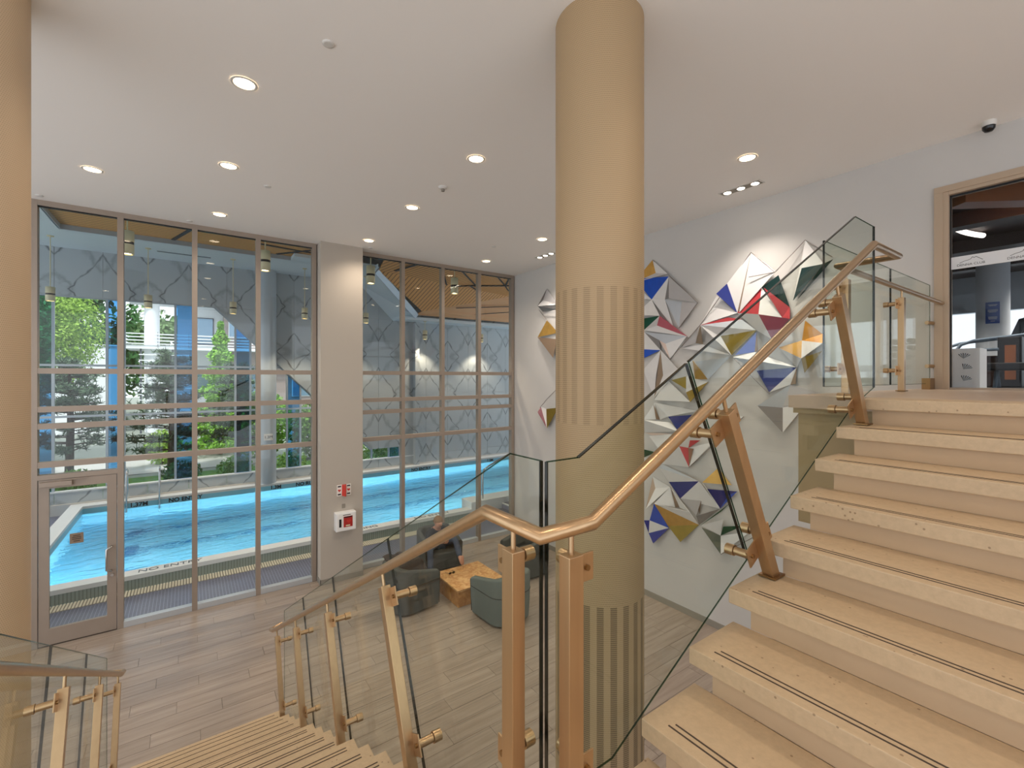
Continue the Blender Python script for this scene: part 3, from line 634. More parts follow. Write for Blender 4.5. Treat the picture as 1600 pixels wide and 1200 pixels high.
# ------------------------------------------------------------------ defibrillator box and sign on the pier
t = thing('defibrillator_cabinet', (2.42, 8.95, .97), 'white wall cabinet with a red window on the pier', 'cabinet')
MB().box(2.235, 2.605, 8.79, 8.949, .985, 1.33).build('housing', 'whitegloss', t, bevel=.012)
MB().box(2.255, 2.585, 8.783, 8.79, 1.0, 1.315).build('door', 'white', t, bevel=.003)
wn = MB().box(2.37, 2.535, 8.779, 8.783, 1.06, 1.26).build('window', 'red', t)
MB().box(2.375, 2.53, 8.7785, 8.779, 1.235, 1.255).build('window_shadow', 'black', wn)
MB().lathe([(0, 0), (.035, 0)], (0, 0, 0), 16, caps=False)
hs = MB(); pts = [(16*math.sin(a)**3, 13*math.cos(a)-5*math.cos(2*a)-2*math.cos(3*a)-math.cos(4*a)) for a in [2*PI*i/24 for i in range(24)]]
hs.prism([(2.465+p*.0026, 8.7785, 1.165+q*.0026) for p, q in pts], (0, -.0015, 0)).build('heart_symbol', 'sign_red', wn)
MB().box(2.41, 2.49, 8.777, 8.7785, 1.075, 1.10).build('label_strip', 'lamp_cream', wn)
MB().box(2.29, 2.33, 8.778, 8.783, 1.07, 1.22).build('handle_slot', 'black', t)
MB().box(2.36, 2.50, 8.7825, 8.7832, 1.280, 1.292).build('printed_line', 'letter', t)
o = MB().box(2.385, 2.445, 8.943, 8.95, 1.38, 1.46).build('wall_plate', 'plate_grey'); tag(o, 'small square metal plate above the defibrillator cabinet', 'wall plate')
t = thing('wall_sign', (2.42, 8.95, 1.6), 'white and red projecting sign with heart symbols on the pier', 'sign')
sg = MB().box(2.29, 2.38, 8.94, 8.95, 1.62, 1.83).build('left_panel', 'sign_white', t)
MB().prism([(2.38, 8.945, 1.62), (2.425, 8.83, 1.62), (2.465, 8.945, 1.62)], (0, 0, .21)).build('projecting_panel', 'sign_red', t)
s2 = MB().box(2.465, 2.55, 8.94, 8.95, 1.62, 1.83).build('right_panel', 'sign_white', t)
for cx, par in ((2.335, sg), (2.507, s2)):
    MB().prism([(cx+p*.0018, 8.9395, 1.725+q*.0018) for p, q in pts], (0, -.002, 0)).build('heart_symbol', 'sign_red', par)
    for z in (1.80, 1.65): MB().box(cx-.03, cx+.03, 8.9392, 8.94, z-.013, z+.013).build('printed_line', 'letter', par)

# ------------------------------------------------------------------ pool hall
YF = 17.8                                # far wall of the pool hall
struct(MB().box(-7, 14, YW+.12, 10.46, -.2, 0).box(-7, -2.72, 10.46, YF, -.2, 0).build('floor_pool', 'decktile'))
struct(MB().box(-7, 14.2, YW+.12, YF+.3, 8.3, 8.5).build('ceiling_pool_light_block', 'pool_ceiling'))  # roof slab added above the soffits to stop outside light leaking in
for nm, xw in (('added_window_5', -7.1), ('added_window_6', 14.1)):      # unseen end walls, glazed to let more daylight into the pool hall
    we = thing(nm, (xw, 13.5, 0), None, None); struct(we)
    MB().box(xw-.1, xw+.1, YW+.2, YF+.3, -.2, .5).build('sill_wall', 'wall', we); MB().box(xw-.1, xw+.1, YW+.2, YF+.3, 7.3, 8.3).build('head_wall', 'wall', we)
    for k in range(8): MB().box(xw-.05, xw+.05, YW+.3+k*1.2, YW+.38+k*1.2, .5, 7.3).build('mullion', 'framegrey', we)
    MB().box(xw-.006, xw+.006, YW+.38, YF+.2, .5, 7.3).build('pane', 'glazing_far', we)
struct(MB().box(-7, 14, YW+.13, YW+.3, ZC+.05, 8.3).build('wall_pool_near', 'wall'))
struct(MB().box(XW+.22, 14, YW+.02, YW+.2, 0, 8.3).build('wall_pool_side', 'wall'))
# white dropped ceiling with a coffer (left) and folded wood ceiling (right)
ZP = 7.55
cz = MB()
cz.box(-7, -2.6, YW+.3, YF, ZP, ZP+.1).box(-2.6, 2.6, 15.6, YF, ZP, ZP+.1).box(2.6, 5.1, 15.0, YF, ZP, ZP+.1)
cz.box(-2.6, 4.4, YW+.3, 10.6, ZP, ZP+.1)
cz.prism([(5.1, YF, ZP), (5.35, YF, ZP), (6.75, YF, 6.18), (7.4, 17.0, 6.30), (5.1, 14.8, ZP)], (0, 0, .1))
cz.box(6.75, 14, 17.0, YF, 6.18, 6.30)
struct(cz.build('ceiling_pool_soffit', 'pool_ceiling'))
cf = thing('wood_ceiling_panel', (0, 13, ZP), 'recessed coffer lined with pale wood slats above the left of the pool', 'ceiling panel')
MB().box(-2.6, 4.4, 10.6, 15.6, ZP+.12, ZP+.16).build('slat_field', 'slats_left', cf)
for m in (MB().box(-2.62, -2.58, 10.6, 15.6, ZP, ZP+.36), MB().box(-2.6, 4.4, 15.58, 15.62, ZP, ZP+.36), MB().box(-2.6, 4.4, 10.58, 10.62, ZP, ZP+.36)): m.build('coffer_side', 'framegrey', cf)
for p, q in (((-.35, 15.55), (.1, 14.0)), ((2.2, 15.5), (3.9, 13.2)), ((1.6, 14.6), (4.3, 14.9))): MB().bar((p[0], p[1], ZP+.11), (q[0], q[1], ZP+.11), .09, .02).build('black_bar', 'woodbar', cf)
wr2 = thing('wood_ceiling_panel', (9, 14.5, 6.41), 'folded wood slat ceiling crossed by black bars above the right of the pool', 'ceiling panel')
A, B, C, D_, E_ = (5.13, 14.8, 7.42), (7.55, 16.75, 6.50), (11.4, 16.2, 7.42), (13.8, 10.0, 8.1), (4.4, 10.0, 8.1)
MB().prism([A, B, C], (0, 0, .05)).prism([A, C, D_], (0, 0, .05)).prism([A, D_, E_], (0, 0, .05)).build('slat_field', 'slats_right', wr2)
MB().prism([(7.4, 17, 6.38), (13.9, 17, 6.40), (11.4, 16.2, 7.42), (7.55, 16.75, 6.50)], (0, .04, .03)).prism([(13.9, 17, 6.40), (13.9, 14, 7.6), (11.4, 16.2, 7.42)], (0, .04, .03)).build('veneer_fold', 'veneer', wr2)
MB().bar((5.05, 14.78, 7.40), (7.42, 17.0, 6.33), .05, .22, up=(.4, -.4, 1)).build('edge_trim', 'framegrey', wr2)
def onceil(px, py): # points on the slat plane through A, C, D_
    a, c, d2 = Vector(A), Vector(C), Vector(D_); n = (c-a).cross(d2-a); return (px, py, a.z-(n.x*(px-a.x)+n.y*(py-a.y))/n.z-.015)
for p, q, w in (((5.6, 14.6), (6.3, 13.2), .10), ((6.6, 13.2), (8.1, 15.7), .05), ((6.9, 13.0), (9.3, 15.4), .05), ((8.1, 15.7), (8.0, 16.3), .10), ((8.1, 15.7), (8.9, 15.3), .09), ((8.9, 15.3), (10.9, 14.6), .13), ((10.9, 14.6), (11.8, 13.7), .13), ((9.4, 13.2), (10.3, 14.9), .05), ((8.3, 13.0), (10.3, 14.9), .05), ((10.3, 14.9), (10.8, 15.4), .05), ((8.9, 15.3), (9.4, 15.7), .06), ((11.2, 13.2), (12.0, 14.6), .32)):
    MB().bar(onceil(*p), onceil(*q), w, .025).build('black_bar', 'woodbar', wr2)
for p, q in (((9.0, 16.62, 6.75), (11.9, 16.4, 7.05)), ((9.3, 16.9, 6.5), (12.4, 16.6, 6.9)), ((10.2, 16.66, 6.9), (12.6, 16.5, 7.2)), ((10.2, 16.66, 6.9), (11.6, 16.88, 6.6)), ((11.6, 16.88, 6.6), (10.0, 16.98, 6.48))):
    MB().bar(p, q, .02, .03).build('black_bar', 'woodbar', wr2)

# far wall: bookmatched marble panels, cut along the diagonal edge of the window
wf = thing('wall_far', (0, YF, 0), None, None); struct(wf)
PWD = 1.025
k0 = -7
zs = [(.27, .65), (.65, 3.2), (3.2, 6.2), (6.2, 8.3)]
xk = -7*PWD
while xk < 14:
    for z0, z1 in zs:
        r = [(xk+.004, z0+.004), (xk+PWD-.004, z0+.004), (xk+PWD-.004, z1-.004), (xk+.004, z1-.004)]
        if z0 == .65 or z0 == 3.2:
            if xk+PWD < 7.8:
                r = clip(r, 1/1.4142, 1/1.4142, (6.2+.70)/1.4142)
                if r: r = clip(r, 0, 1, 1.05)
        if len(r) >= 3: MB().prism([(a, YF, b) for a, b in r], (0, .03, 0)).build('marble_panel', 'marble', wf)
    xk += PWD
MB().box(7.62, 7.80, YF-.22, YF, .27, 6.2).build('pilaster', 'marble', wf)
struct(MB().box(-7, -6.4, YF+.03, YF+.2, 0, 8.3).box(-7, 14, YF+.03, YF+.2, 6.2, 8.3).box(-7, 14, YF-.1, YF+.2, -.2, .30).build('wall_far_core', 'wall'))
# backing wall behind the marble on the diagonal side
struct(MB().prism([(.72, YF+.04, 6.2), (5.87, YF+.04, 1.05), (14, YF+.04, 1.05), (14, YF+.04, 6.2)], (0, .16, 0)).box(7.7, 14, YF+.04, YF+.2, .3, 1.05).build('wall_far_backing', 'wall'))
wn = thing('window_3', (0, YF+.1, .65), None, None); struct(wn, 'large pool hall window with alternating clear and blue panes')
def edge_z(x): return 6.2 if x <= .70 else max(1.05, 6.9-x)
XS = [(-6.4, -5.2, 0), (-5.2, -4.7, 1), (-4.7, -3.6, 0), (-3.6, -3.11, 1), (-3.11, -1.97, 0), (-1.97, -1.58, 1), (-1.58, -.345, 0), (-.345, .15, 1), (.15, 1.28, 0), (1.28, 1.72, 1), (1.72, 2.86, 0), (2.86, 3.3, 1), (3.3, 4.4, 0), (4.4, 4.85, 1), (4.85, 5.9, 0), (5.9, 6.6, 0), (6.6, 7.05, 1), (7.05, 7.7, 0)]
for a, b, blue in XS:
    top0, top1 = edge_z(a), edge_z(b)
    MB().box(a-.03, a+.03, YF+.06, YF+.14, .65, top0).build('mullion', 'framegrey', wn)
    poly = [(a+.03, .66), (b-.03, .66), (b-.03, 6.19), (a+.03, 6.19)]
    poly = clip(poly, -1/1.4142, -1/1.4142, -6.88/1.4142) if a < 5.8 else [(a+.03, .66), (b-.03, .66), (b-.03, 1.05), (a+.03, 1.05)]
    for lo, hi in ((.65, 2.73), (2.79, 4.20), (4.26, 6.2)):
        pp = clip(clip(poly, 0, 1, lo), 0, -1, -hi) if poly else []
        if len(pp) >= 3: MB().prism([(p, YF+.095, q) for p, q in pp], (0, .008, 0)).build('pane', 'glazing_blue' if blue else 'glazing_far', wn)
    for z in (2.76, 4.23):
        x1 = min(b, 6.9-z)
        if x1 > a+.08: MB().box(a+.03, x1-.03, YF+.06, YF+.14, z-.03, z+.03).build('transom', 'framegrey', wn)
MB().box(-6.4, 7.7, YF-.02, YF+.14, .62, .66).build('sill', 'poolwhite', wn); MB().bar((.68, YF+.1, 6.2), (5.86, YF+.1, 1.03), .1, .06, up=(1, 0, 1)).build('diagonal_frame', 'framegrey', wn)
MB().box(-6.4, .7, YF+.04, YF+.14, 6.17, 6.22).build('head', 'framegrey', wn)

# the pool
pl = thing('swimming_pool', (4, 14, 0), 'long raised swimming pool of clear blue water behind the glass', 'pool')
X0, X1p, Y0, Y1 = -2.42, 13.9, 11.05, 17.3
ZCp, ZWt = .27, .05
MB().quad((X0, Y0, -1.1), (X1p, Y0, -1.1), (X1p, Y1, -1.1), (X0, Y1, -1.1)).quad((X0, Y0, -1.1), (X0, Y1, -1.1), (X0, Y1, .2), (X0, Y0, .2)).quad((X0, Y1, -1.1), (X1p, Y1, -1.1), (X1p, Y1, .2), (X0, Y1, .2)).quad((X0, Y0, .2), (X1p, Y0, .2), (X1p, Y0, -1.1), (X0, Y0, -1.1)).build('basin', 'basin', pl)
for yy in (12.6, 14.2, 15.7): MB().box(X0+1.2, X1p-.5, yy-.11, yy+.11, -1.098, -1.09).build('lane_line', 'laneline', pl)
for yy in (12.6, 14.2, 15.7): MB().box(X0+1.1, X0+1.4, yy-.35, yy+.35, -1.098, -1.089).build('lane_cross', 'laneline', pl)
MB().quad((X0, Y0, ZWt), (X1p, Y0, ZWt), (X1p, Y1, ZWt), (X0, Y1, ZWt)).build('water', 'water', pl)
cop = MB().box(X0-.3, 6.3, 10.75, Y0, .19, ZCp).box(X0-.3, X1p, Y1, YF-.1, .2, ZCp).box(X0-.3, X0, Y0, Y1, .2, ZCp).build('coping', 'poolwhite', pl)
MB().box(X0-.3, 6.3, 10.76, Y0-.02, 0, .2).build('tiled_front', 'walltile', pl)
gr = thing('gutter_grate', (2, 10.6, 0), 'white slotted drain grate along the foot of the pool wall', 'drain grate')
MB().box(X0-.3, 6.9, 10.46, 10.75, -.05, .002).build('channel', 'grate_dark', gr)
sl0 = MB().box(-.014, .014, -.14, .14, .002, .014).build('slat', 'grate', gr, local=True); OFF[sl0.name] = Vector()
n = 0; x = X0-.25
while x < 6.9:
    o = sl0 if n == 0 else sl0.copy()
    if n: COL.objects.link(o); o.parent = gr
    o.location = Vector((x, 10.605, 0))-OFF[gr.name]; x += .045; n += 1
# raised ledge, steps and handrail at the right
led = MB().box(6.3, 13.9, 10.75, 11.3, 0, .46).build('raised_ledge', 'poolwhite', pl, bevel=.01)
st = thing('pool_steps', (7.6, 10.2, 0), 'grey tiled steps with white nosings at the right end of the pool', 'steps')
for i in range(3):
    s_ = MB().box(7.0+.3*i, 9.5, 9.55, 10.74, .15*i, .15*(i+1)-.005).build('step', 'decktile', st); MB().box(7.0+.3*i-.004, 7.0+.3*i+.04, 9.55, 10.74, .15*(i+1)-.03, .15*(i+1)).build('nosing', 'poolwhite', s_)
t = tag(MB().tube([(6.75, 10.9, .46), (6.75, 10.9, 1.15), (6.8, 10.9, 1.28), (6.95, 10.9, 1.36), (7.3, 10.9, 1.5), (8.4, 10.9, 1.9)], .024, 12).build('pool_handrail', 'steel'), 'curved steel handrail beside the pool steps', 'handrail')
t = thing('pool_ladder', (-1.3, 17.4, .27), 'pair of tall steel grab rails at the far pool edge', 'pool ladder')
for x in (-1.48, -.72): MB().tube([(x, 17.28, -.4), (x, 17.28, .95), (x, 17.33, 1.12), (x, 17.45, 1.17), (x, 17.6, 1.08), (x, 17.62, .27)], .024, 10).build('grab_rail', 'steel', t)
# underwater lamps added along the near pool wall to brighten the basin
for k in range(6):
    for yy, sgn in ((Y0, 1),):
        xx = -1.0+2.5*k
        lp = MB().tube([(xx, yy, -.35), (xx, yy+sgn*.03, -.35)], .11, 16).build('underwater_fill_lamp', 'whitegloss', pl)
        ld = bpy.data.lights.new('underwater_fill_beam', 'SPOT'); ld.spot_size = math.radians(165); ld.spot_blend = .6; ld.energy = 620; ld.shadow_soft_size = .1; ld.color = (.85, .97, 1)
        lo = bpy.data.objects.new('underwater_fill_beam', ld); COL.objects.link(lo); lo.parent = lp; lo.location = Vector((xx, yy+sgn*.05, -.25))-OFF[pl.name]; lo.rotation_euler = Vector((0, 1, -.15)).to_track_quat('-Z', 'Y').to_euler()
# markings on the pool
for s, x in (('1.37M', -1.2), ('NO ENTRY', -.08), ('1.3M', 2.42), ('NO RUNNING', 3.6), ('NO ENTRY', 7.75), ('1.2M', 11.1)):
    text('depth_marking' if 'M' == s[-1] else 'warning_lettering', s, .17, (x, Y1-.006, .135), (1, 0, 0), (0, 0, 1), 'letter', pl, bold=.005)
for s, x in (('NO ENTRY', -.28), ('NO RUNNING', 3.1), ('NO ENTRY', 5.2)): text('warning_lettering', s, .2, (x, 10.9, ZCp+.003), (1, 0, 0), (0, 1, 0), 'letter_grey', pl)
text('warning_lettering', 'NO ENTRY', .2, (X0-.15, 13.2, ZCp+.003), (0, 1, 0), (-1, 0, 0), 'letter_grey', pl)
o = MB().box(-2.62, -2.25, 10.78, 10.98, ZCp, ZCp+.035).build('folded_towel', 'terracotta', bevel=.012); tag(o, 'reddish brown folded cloth on the near left pool corner', 'cloth')
# grey round column with depth sign
t = thing('pool_column', (2.2, 17.0, .27), 'grey round column rising from the far pool edge with a depth sign', 'column')
MB().lathe([(.27, .27), (.27, ZP)], (2.2, 17.56, 0), 40, caps=False).build('shaft', 'pool_col', t)
sg = MB().box(2.06, 2.33, 17.27, 17.285, 1.75, 1.97).build('depth_sign', 'sign_white', t); text('sign_lettering', '1.3M', .13, (2.195, 17.268, 1.86), (1, 0, 0), (0, 0, 1), 'letter', sg, depth=.001)

# pendants
def pendant(x, y, zb, h, r, ztop, lab, energy):
    t = thing('pendant_lamp', (x, y, zb), lab, 'pendant lamp', 'cream cylinder pendant lamps')
    MB().lathe([(r*.8, zb), (r, zb), (r, zb+h*.42)], (x, y, 0), 24, caps=False).build('lower_shade', 'lamp_cream', t)
    MB().lathe([(r*.97, zb+h*.42), (r*.97, zb+h*.54)], (x, y, 0), 24, caps=False).build('black_band', 'black', t)
    MB().lathe([(r, zb+h*.54), (r, zb+h), (0, zb+h)], (x, y, 0), 24, caps=False).build('upper_shade', 'lamp_cream', t)
    MB().lathe([(0, zb+.02), (r*.8, zb+.02)], (x, y, 0), 20, caps=False).build('lens', 'lamp_emit', t)
    MB().tube([(x, y, zb+h), (x, y, ztop)], .011, 8).build('stem', 'lamp_cream', t); MB().lathe([(.07, -.02), (.07, 0)], (x, y, ztop), 16).build('canopy', 'lamp_cream', t)
    ld = bpy.data.lights.new('pendant_beam', 'SPOT'); ld.energy = energy; ld.spot_size = math.radians(95); ld.spot_blend = .5; ld.shadow_soft_size = .06; ld.color = (1, .8, .58)
    lo = bpy.data.objects.new('pendant_beam', ld); COL.objects.link(lo); lo.parent = t; lo.location = (0, 0, -.01)
for i, x in enumerate((-.87, 1.25, 3.38, 5.53)):
    pendant(x, 10.3, 6.02, .40, .095, ZP if x < 4.4 else 8.02, ['pendant lamp high behind the mullion right of the pool door', 'pendant lamp high in front of the grey pool column', 'pendant lamp high just right of the pier', 'pendant lamp high in the middle of the right glass wall'][i], 160)
for i, x in enumerate((-2.92, -.94, 1.12, 3.18, 5.24, 7.9, 10.6)):
    yy = 16.5 if i < 5 else 17.25
    pendant(x, yy, 5.86 if i < 5 else 5.45, .36, .095, ZP if i < 5 else 6.18, ['long-stemmed pendant lamp farthest left, above the blue pane', 'long-stemmed pendant lamp left of the white balcony', 'long-stemmed pendant lamp by the diagonal marble edge', 'long-stemmed pendant lamp right of the grey pool column', 'pendant lamp half hidden by the pier', 'small pendant lamp washing the far marble with warm light', 'small pendant lamp farthest right, washing the marble'][i], 160 if i < 5 else 130)
o = MB().box(-.75, .55, 16.65, 16.75, ZP-.008, ZP).build('ceiling_grille', 'letter_grey'); tag(o, 'dark linear air grille in the white pool ceiling', 'air grille')

# ------------------------------------------------------------------ lounge: tub chairs, block table, reader
def chair(x, y, rz, lab, fab):
    """tub armchair, built facing +y in local space"""
    t = thing('tub_armchair', (x, y, 0), lab, 'armchair', 'grey tub armchairs round the wooden table', rz)
    hw, hd, r = .385, .38, .22
    # U-shaped plan from front right, round the back, to front left
    def plan(ins):
        a, b, rr = hw-ins, hd-ins, max(.05, r-ins); P = [(a, hd-.02)]
        for k in range(9): th = -k/8*PI/2; P.append((a-rr+rr*math.cos(th), -b+rr+rr*math.sin(th)))
        for k in range(9): th = -PI/2-k/8*PI/2; P.append((-a+rr+rr*math.cos(th), -b+rr+rr*math.sin(th)))
        P.append((-a, hd-.02)); return P
    o, i = plan(0), plan(.10); n = len(o)
    def top(k): f = min(1, max(0, (hd-o[k][1])/(2*hd))); return .60+.17*f**.8
    def ring(P, z, taper=1.0): return [(p[0]*taper, p[1]*taper if p[1] < .3 else p[1], z) for p in P]
    m = MB(); vs = []
    lo = [(p[0]*.94, p[1]*.95, .04) for p in o]; mid = [(p[0]*.985, p[1]*.99, .30) for p in o]; up = [(p[0], p[1], top(k)-.03) for k, p in enumerate(o)]
    t1 = [(p[0]*.965, p[1]*.97, top(k)) for k, p in enumerate(o)]; t2 = [(q[0]*1.03, q[1]*1.0, top(k)) for k, q in enumerate(i)]; il = [(q[0], q[1], top(k)-.03) for k, q in enumerate(i)]; ib = [(q[0], q[1], .30) for q in i]; lb = [(q[0]*.95, q[1]*.95, .05) for q in i]
    rings = [lo, mid, up, t1, t2, il, ib, lb]
    for g in rings: vs += g
    fs = []
    for a in range(len(rings)-1):
        for k in range(n-1): fs.append((a*n+k, a*n+k+1, (a+1)*n+k+1, (a+1)*n+k))
    m.add(vs, fs, True)
    for k in (0, n-1): m.add([g[k] for g in rings], [tuple(range(8)) if k else tuple(range(7, -1, -1))])
    m.add(lo+lb, [(k+1, k, k+n, k+n+1) for k in range(n-1)])
    m.build('shell', fab, t, local=True)
    MB().box(-.285, .285, -.26, .385, .10, .42).build('seat_cushion', fab, t, local=True, bevel=.035, smooth=True)
    MB().tube([(p[0]*.995, p[1]*1.0, .47) for p in o], .006, 6).build('seam', 'seam', t, local=True)
    MB().box(-.28, .28, -.24, .30, 0, .06).build('plinth', 'rubber', t, local=True)
    for s in (-1, 1): MB().tube([(s*.37*.985, hd-.02, .06), (s*.385, hd-.018, .58)], .007, 6).build('piping', 'seam', t, local=True)
    return t
chair(4.17, 6.12, math.radians(4), 'grey tub armchair nearest the camera, seen from behind', 'fabric')
chair(3.06, 7.32, math.radians(-82), 'dark grey tub armchair left of the table with a jacket on it', 'fabric_dark')
chair(4.15, 8.44, math.radians(174), 'grey tub armchair in which the man sits', 'fabric_dark')
chair(5.50, 7.22, math.radians(92), 'dark grey tub armchair right of the table, partly behind a post', 'fabric_dark')
t = thing('wooden_block_table', (4.135, 7.16, 0), 'low square table of pale burl wood on thick timber blocks', 'table')
TX0, TX1, TY0, TY1 = 3.67, 4.60, 6.72, 7.60
MB().box(TX0, TX1, TY0, TY1, .265, .30).build('top', 'burl', t, bevel=.006)
bx = [TX0+.01, TX0+.32, TX0+.62, TX1-.01]; by = [TY0+.01, TY0+.3, TY0+.59, TY1-.01]
for i in range(3):
    for j in range(3):
        if i == 1 and j == 1: continue
        MB().box(bx[i]+.011, bx[i+1]-.011, by[j]+.011, by[j+1]-.011, 0, .265).build('timber_block', 'blockwood', t, bevel=.006)
t = thing('sunglasses', (3.90, 7.36, .30), 'small dark pair of glasses lying on the wooden table', 'glasses')
for s in (-1, 1):
    cx = 3.90+s*.034
    MB().prism([(cx+.028*math.cos(a), 7.36+.004, .322+.02*math.sin(a)) for a in [2*PI*k/12 for k in range(12)]], (0, -.004, 0)).build('lens', 'blackgloss', t)
    MB().tube([(3.90+s*.066, 7.36, .33), (3.90+s*.07, 7.46, .31), (3.90+s*.066, 7.49, .303)], .003, 6).build('temple', 'black', t)
MB().tube([(3.885, 7.36, .33), (3.90, 7.36, .334), (3.915, 7.36, .33)], .003, 6).build('bridge', 'black', t)

# jacket thrown over the left chair: a draped sheet with folds
def cloth(name, mt, x0, x1, y0, y1, zf, nx=26, ny=22, th=.012):
    m = MB(); vs = []
    for s in (0, -th):
        for i in range(nx+1):
            for j in range(ny+1):
                x = x0+(x1-x0)*i/nx; y = y0+(y1-y0)*j/ny; vs.append((x, y, zf(x, y, i/nx, j/ny)+s))
    fs = []; k = (nx+1)*(ny+1)
    for i in range(nx):
        for j in range(ny):
            a = i*(ny+1)+j; fs.append((a, a+ny+1, a+ny+2, a+1)); fs.append((k+a, k+a+1, k+a+ny+2, k+a+ny+1))
    for i in range(nx):
        a = i*(ny+1); fs.append((a, k+a, k+a+ny+1, a+ny+1)); a += ny; fs.append((a, a+ny+1, k+a+ny+1, k+a))
    for j in range(ny):
        fs.append((j, j+1, k+j+1, k+j)); a = nx*(ny+1)+j; fs.append((a, k+a, k+a+1, a+1))
    m.add(vs, fs, True); return m.build(name, mt)
def jz(x, y, u, v):
    base = .80-.05*u
    if v < .22: base -= (.22-v)*1.0
    if u > .8: base -= (u-.8)*.9
    return base+.018*math.sin(u*17+v*6)+.014*math.sin(v*23-u*5)+.05*math.sin(v*PI)*math.sin(u*PI)
tag(cloth('jacket', 'jacket', 2.72, 3.36, 7.02, 7.68, jz), 'crumpled dark brown jacket draped over the left armchair', 'jacket')

# seated man with a phone: skin-grown figure, clothes as children
def grow(name, mt, V, Ed, Rr, parent, root=0, sub=2, local=False):
    off = OFF.get(parent.name, Vector()) if parent else Vector()
    me = bpy.data.meshes.new(name); me.from_pydata([Vector(v)-off for v in V], Ed, [])
    o = bpy.data.objects.new(name, me); COL.objects.link(o); me.materials.append(MATS[mt])
    if parent: o.parent = parent; OFF[o.name] = off.copy()
    md = o.modifiers.new('skin', 'SKIN'); md.use_smooth_shade = True
    for i, r in enumerate(Rr):
        sv = me.skin_vertices[0].data[i]; sv.radius = (r, r) if not isinstance(r, tuple) else r; sv.use_root = (i == root)
    s = o.modifiers.new('round', 'SUBSURF'); s.levels = sub; s.render_levels = sub
    return o
man = thing('person', (4.15, 8.38, 0), 'man in dark sweater and jeans seated with a bare foot on the table', 'person')
PV = (4.15, 8.44, .48); hL, hR = (4.05, 8.40, .49), (4.25, 8.40, .49)
kR, aR = (4.30, 7.98, .68), (4.20, 7.56, .40); kL, aL = (3.78, 8.02, .60), (3.66, 7.74, .14)
ab, ch, nk = (4.15, 8.54, .57), (4.16, 8.56, .68), (4.16, 8.49, .795)
sL, sR = (3.98, 8.53, .72), (4.34, 8.53, .72); eL, eR = (3.87, 8.33, .57), (4.43, 8.31, .57); wL, wR = (4.06, 8.14, .60), (4.26, 8.13, .61)
hd0, hd1 = (4.16, 8.42, .87), (4.16, 8.42, .97)
BV = [PV, hL, hR, kL, kR, aL, aR, ab, ch, nk, sL, sR, eL, eR, wL, wR]
BE = [(0, 1), (0, 2), (1, 3), (2, 4), (3, 5), (4, 6), (0, 7), (7, 8), (8, 9), (8, 10), (8, 11), (10, 12), (11, 13), (12, 14), (13, 15)]
BR = [.12, .07, .07, .05, .05, .036, .036, .115, .125, .05, .05, .05, .038, .038, .026, .026]
nb = len(BV)
# head, feet and hands continue the same chain
BV += [hd0, hd1, (4.20, 7.50, .36), (4.21, 7.53, .52), (3.66, 7.68, .05), (3.64, 7.54, .035)]
BE += [(9, nb), (nb, nb+1), (6, nb+2), (nb+2, nb+3), (5, nb+4), (nb+4, nb+5)]
BR += [(.085, .10), (.08, .09), .035, (.038, .022), .035, (.038, .02)]
def hand(w, d, side):
    global BV, BE, BR
    wi = 14 if side < 0 else 15; w = Vector(w); d = Vector(d).normalized(); palm = w+d*.055; pi = len(BV)
    BV.append(tuple(palm)); BR.append((.026, .016)); BE.append((wi, pi))
    r = Vector((side*-1, 0, 0))
    for k, (o, ln) in enumerate(((-.020, .052), (-.007, .062), (.007, .058), (.020, .045))):
        a = palm+d*.025+Vector((0, 0, o)); b = a+d*ln*.5+Vector((0, -.01, 0)); c = b+d*ln*.2+Vector((-side*.02, -.012, 0))
        i0 = len(BV)
        for p, rr in ((a, .0085), (b, .008), (c, .007)): BV.append(tuple(p)); BR.append(rr)
        BE += [(pi, i0), (i0, i0+1), (i0+1, i0+2)]
    a = palm-d*.01+Vector((0, -.02, .02)); b = a+d*.03+Vector((0, -.012, .012)); i0 = len(BV)
    for p, rr in ((a, .009), (b, .008)): BV.append(tuple(p)); BR.append(rr)
    BE += [(pi, i0), (i0, i0+1)]
hand(wL, (1, -.25, .05), -1); hand(wR, (-1, -.25, .05), 1)
body = grow('body', 'skin', BV, BE, BR, man)
MB().tube([(4.16, 8.325, .93), (4.16, 8.305, .905), (4.16, 8.33, .89)], [.008, .016, .01], 8).build('nose', 'skin', body, subsurf=1)
for s in (-1, 1):
    MB().lathe([(0, -.02), (.012, -.012), (.015, .006), (.006, .022)], (4.16+s*.086, 8.425, .925), 10).build('ear', 'skin', body)
    MB().lathe([(0, -.006), (.009, 0), (0, .006)], (4.16+s*.033, 8.332, .94), 10, caps=False).build('eye', 'hair', body)
MB().box(4.138, 4.182, 8.322, 8.332, .863, .869).build('mouth', 'shoe', body)
hv = MB(); prof = [(.0, .118)]+[(.1*math.sin(a), .118*math.cos(a)) for a in [PI*k/16 for k in range(1, 9)]]
hv.lathe([(r, z) for r, z in prof][::-1], (4.16, 8.452, .932), 24, caps=False).build('hair', 'hair', body, smooth=True)
grow('sweater', 'sweater', [ (4.15, 8.47, .51), ab, ch, (4.16, 8.51, .77), sL, sR, eL, eR, tuple(Vector(eL).lerp(Vector(wL), .85)), tuple(Vector(eR).lerp(Vector(wR), .85))], [(0, 1), (1, 2), (2, 3), (2, 4), (2, 5), (4, 6), (5, 7), (6, 8), (7, 9)], [.135, .135, .145, .07, .065, .065, .052, .052, .04, .04], man)
grow('jeans', 'jeans', [PV, hL, hR, kL, kR, tuple(Vector(kL).lerp(Vector(aL), .92)), tuple(Vector(kR).lerp(Vector(aR), .85))], [(0, 1), (0, 2), (1, 3), (2, 4), (3, 5), (4, 6)], [.14, .095, .095, .068, .068, .055, .055], man)
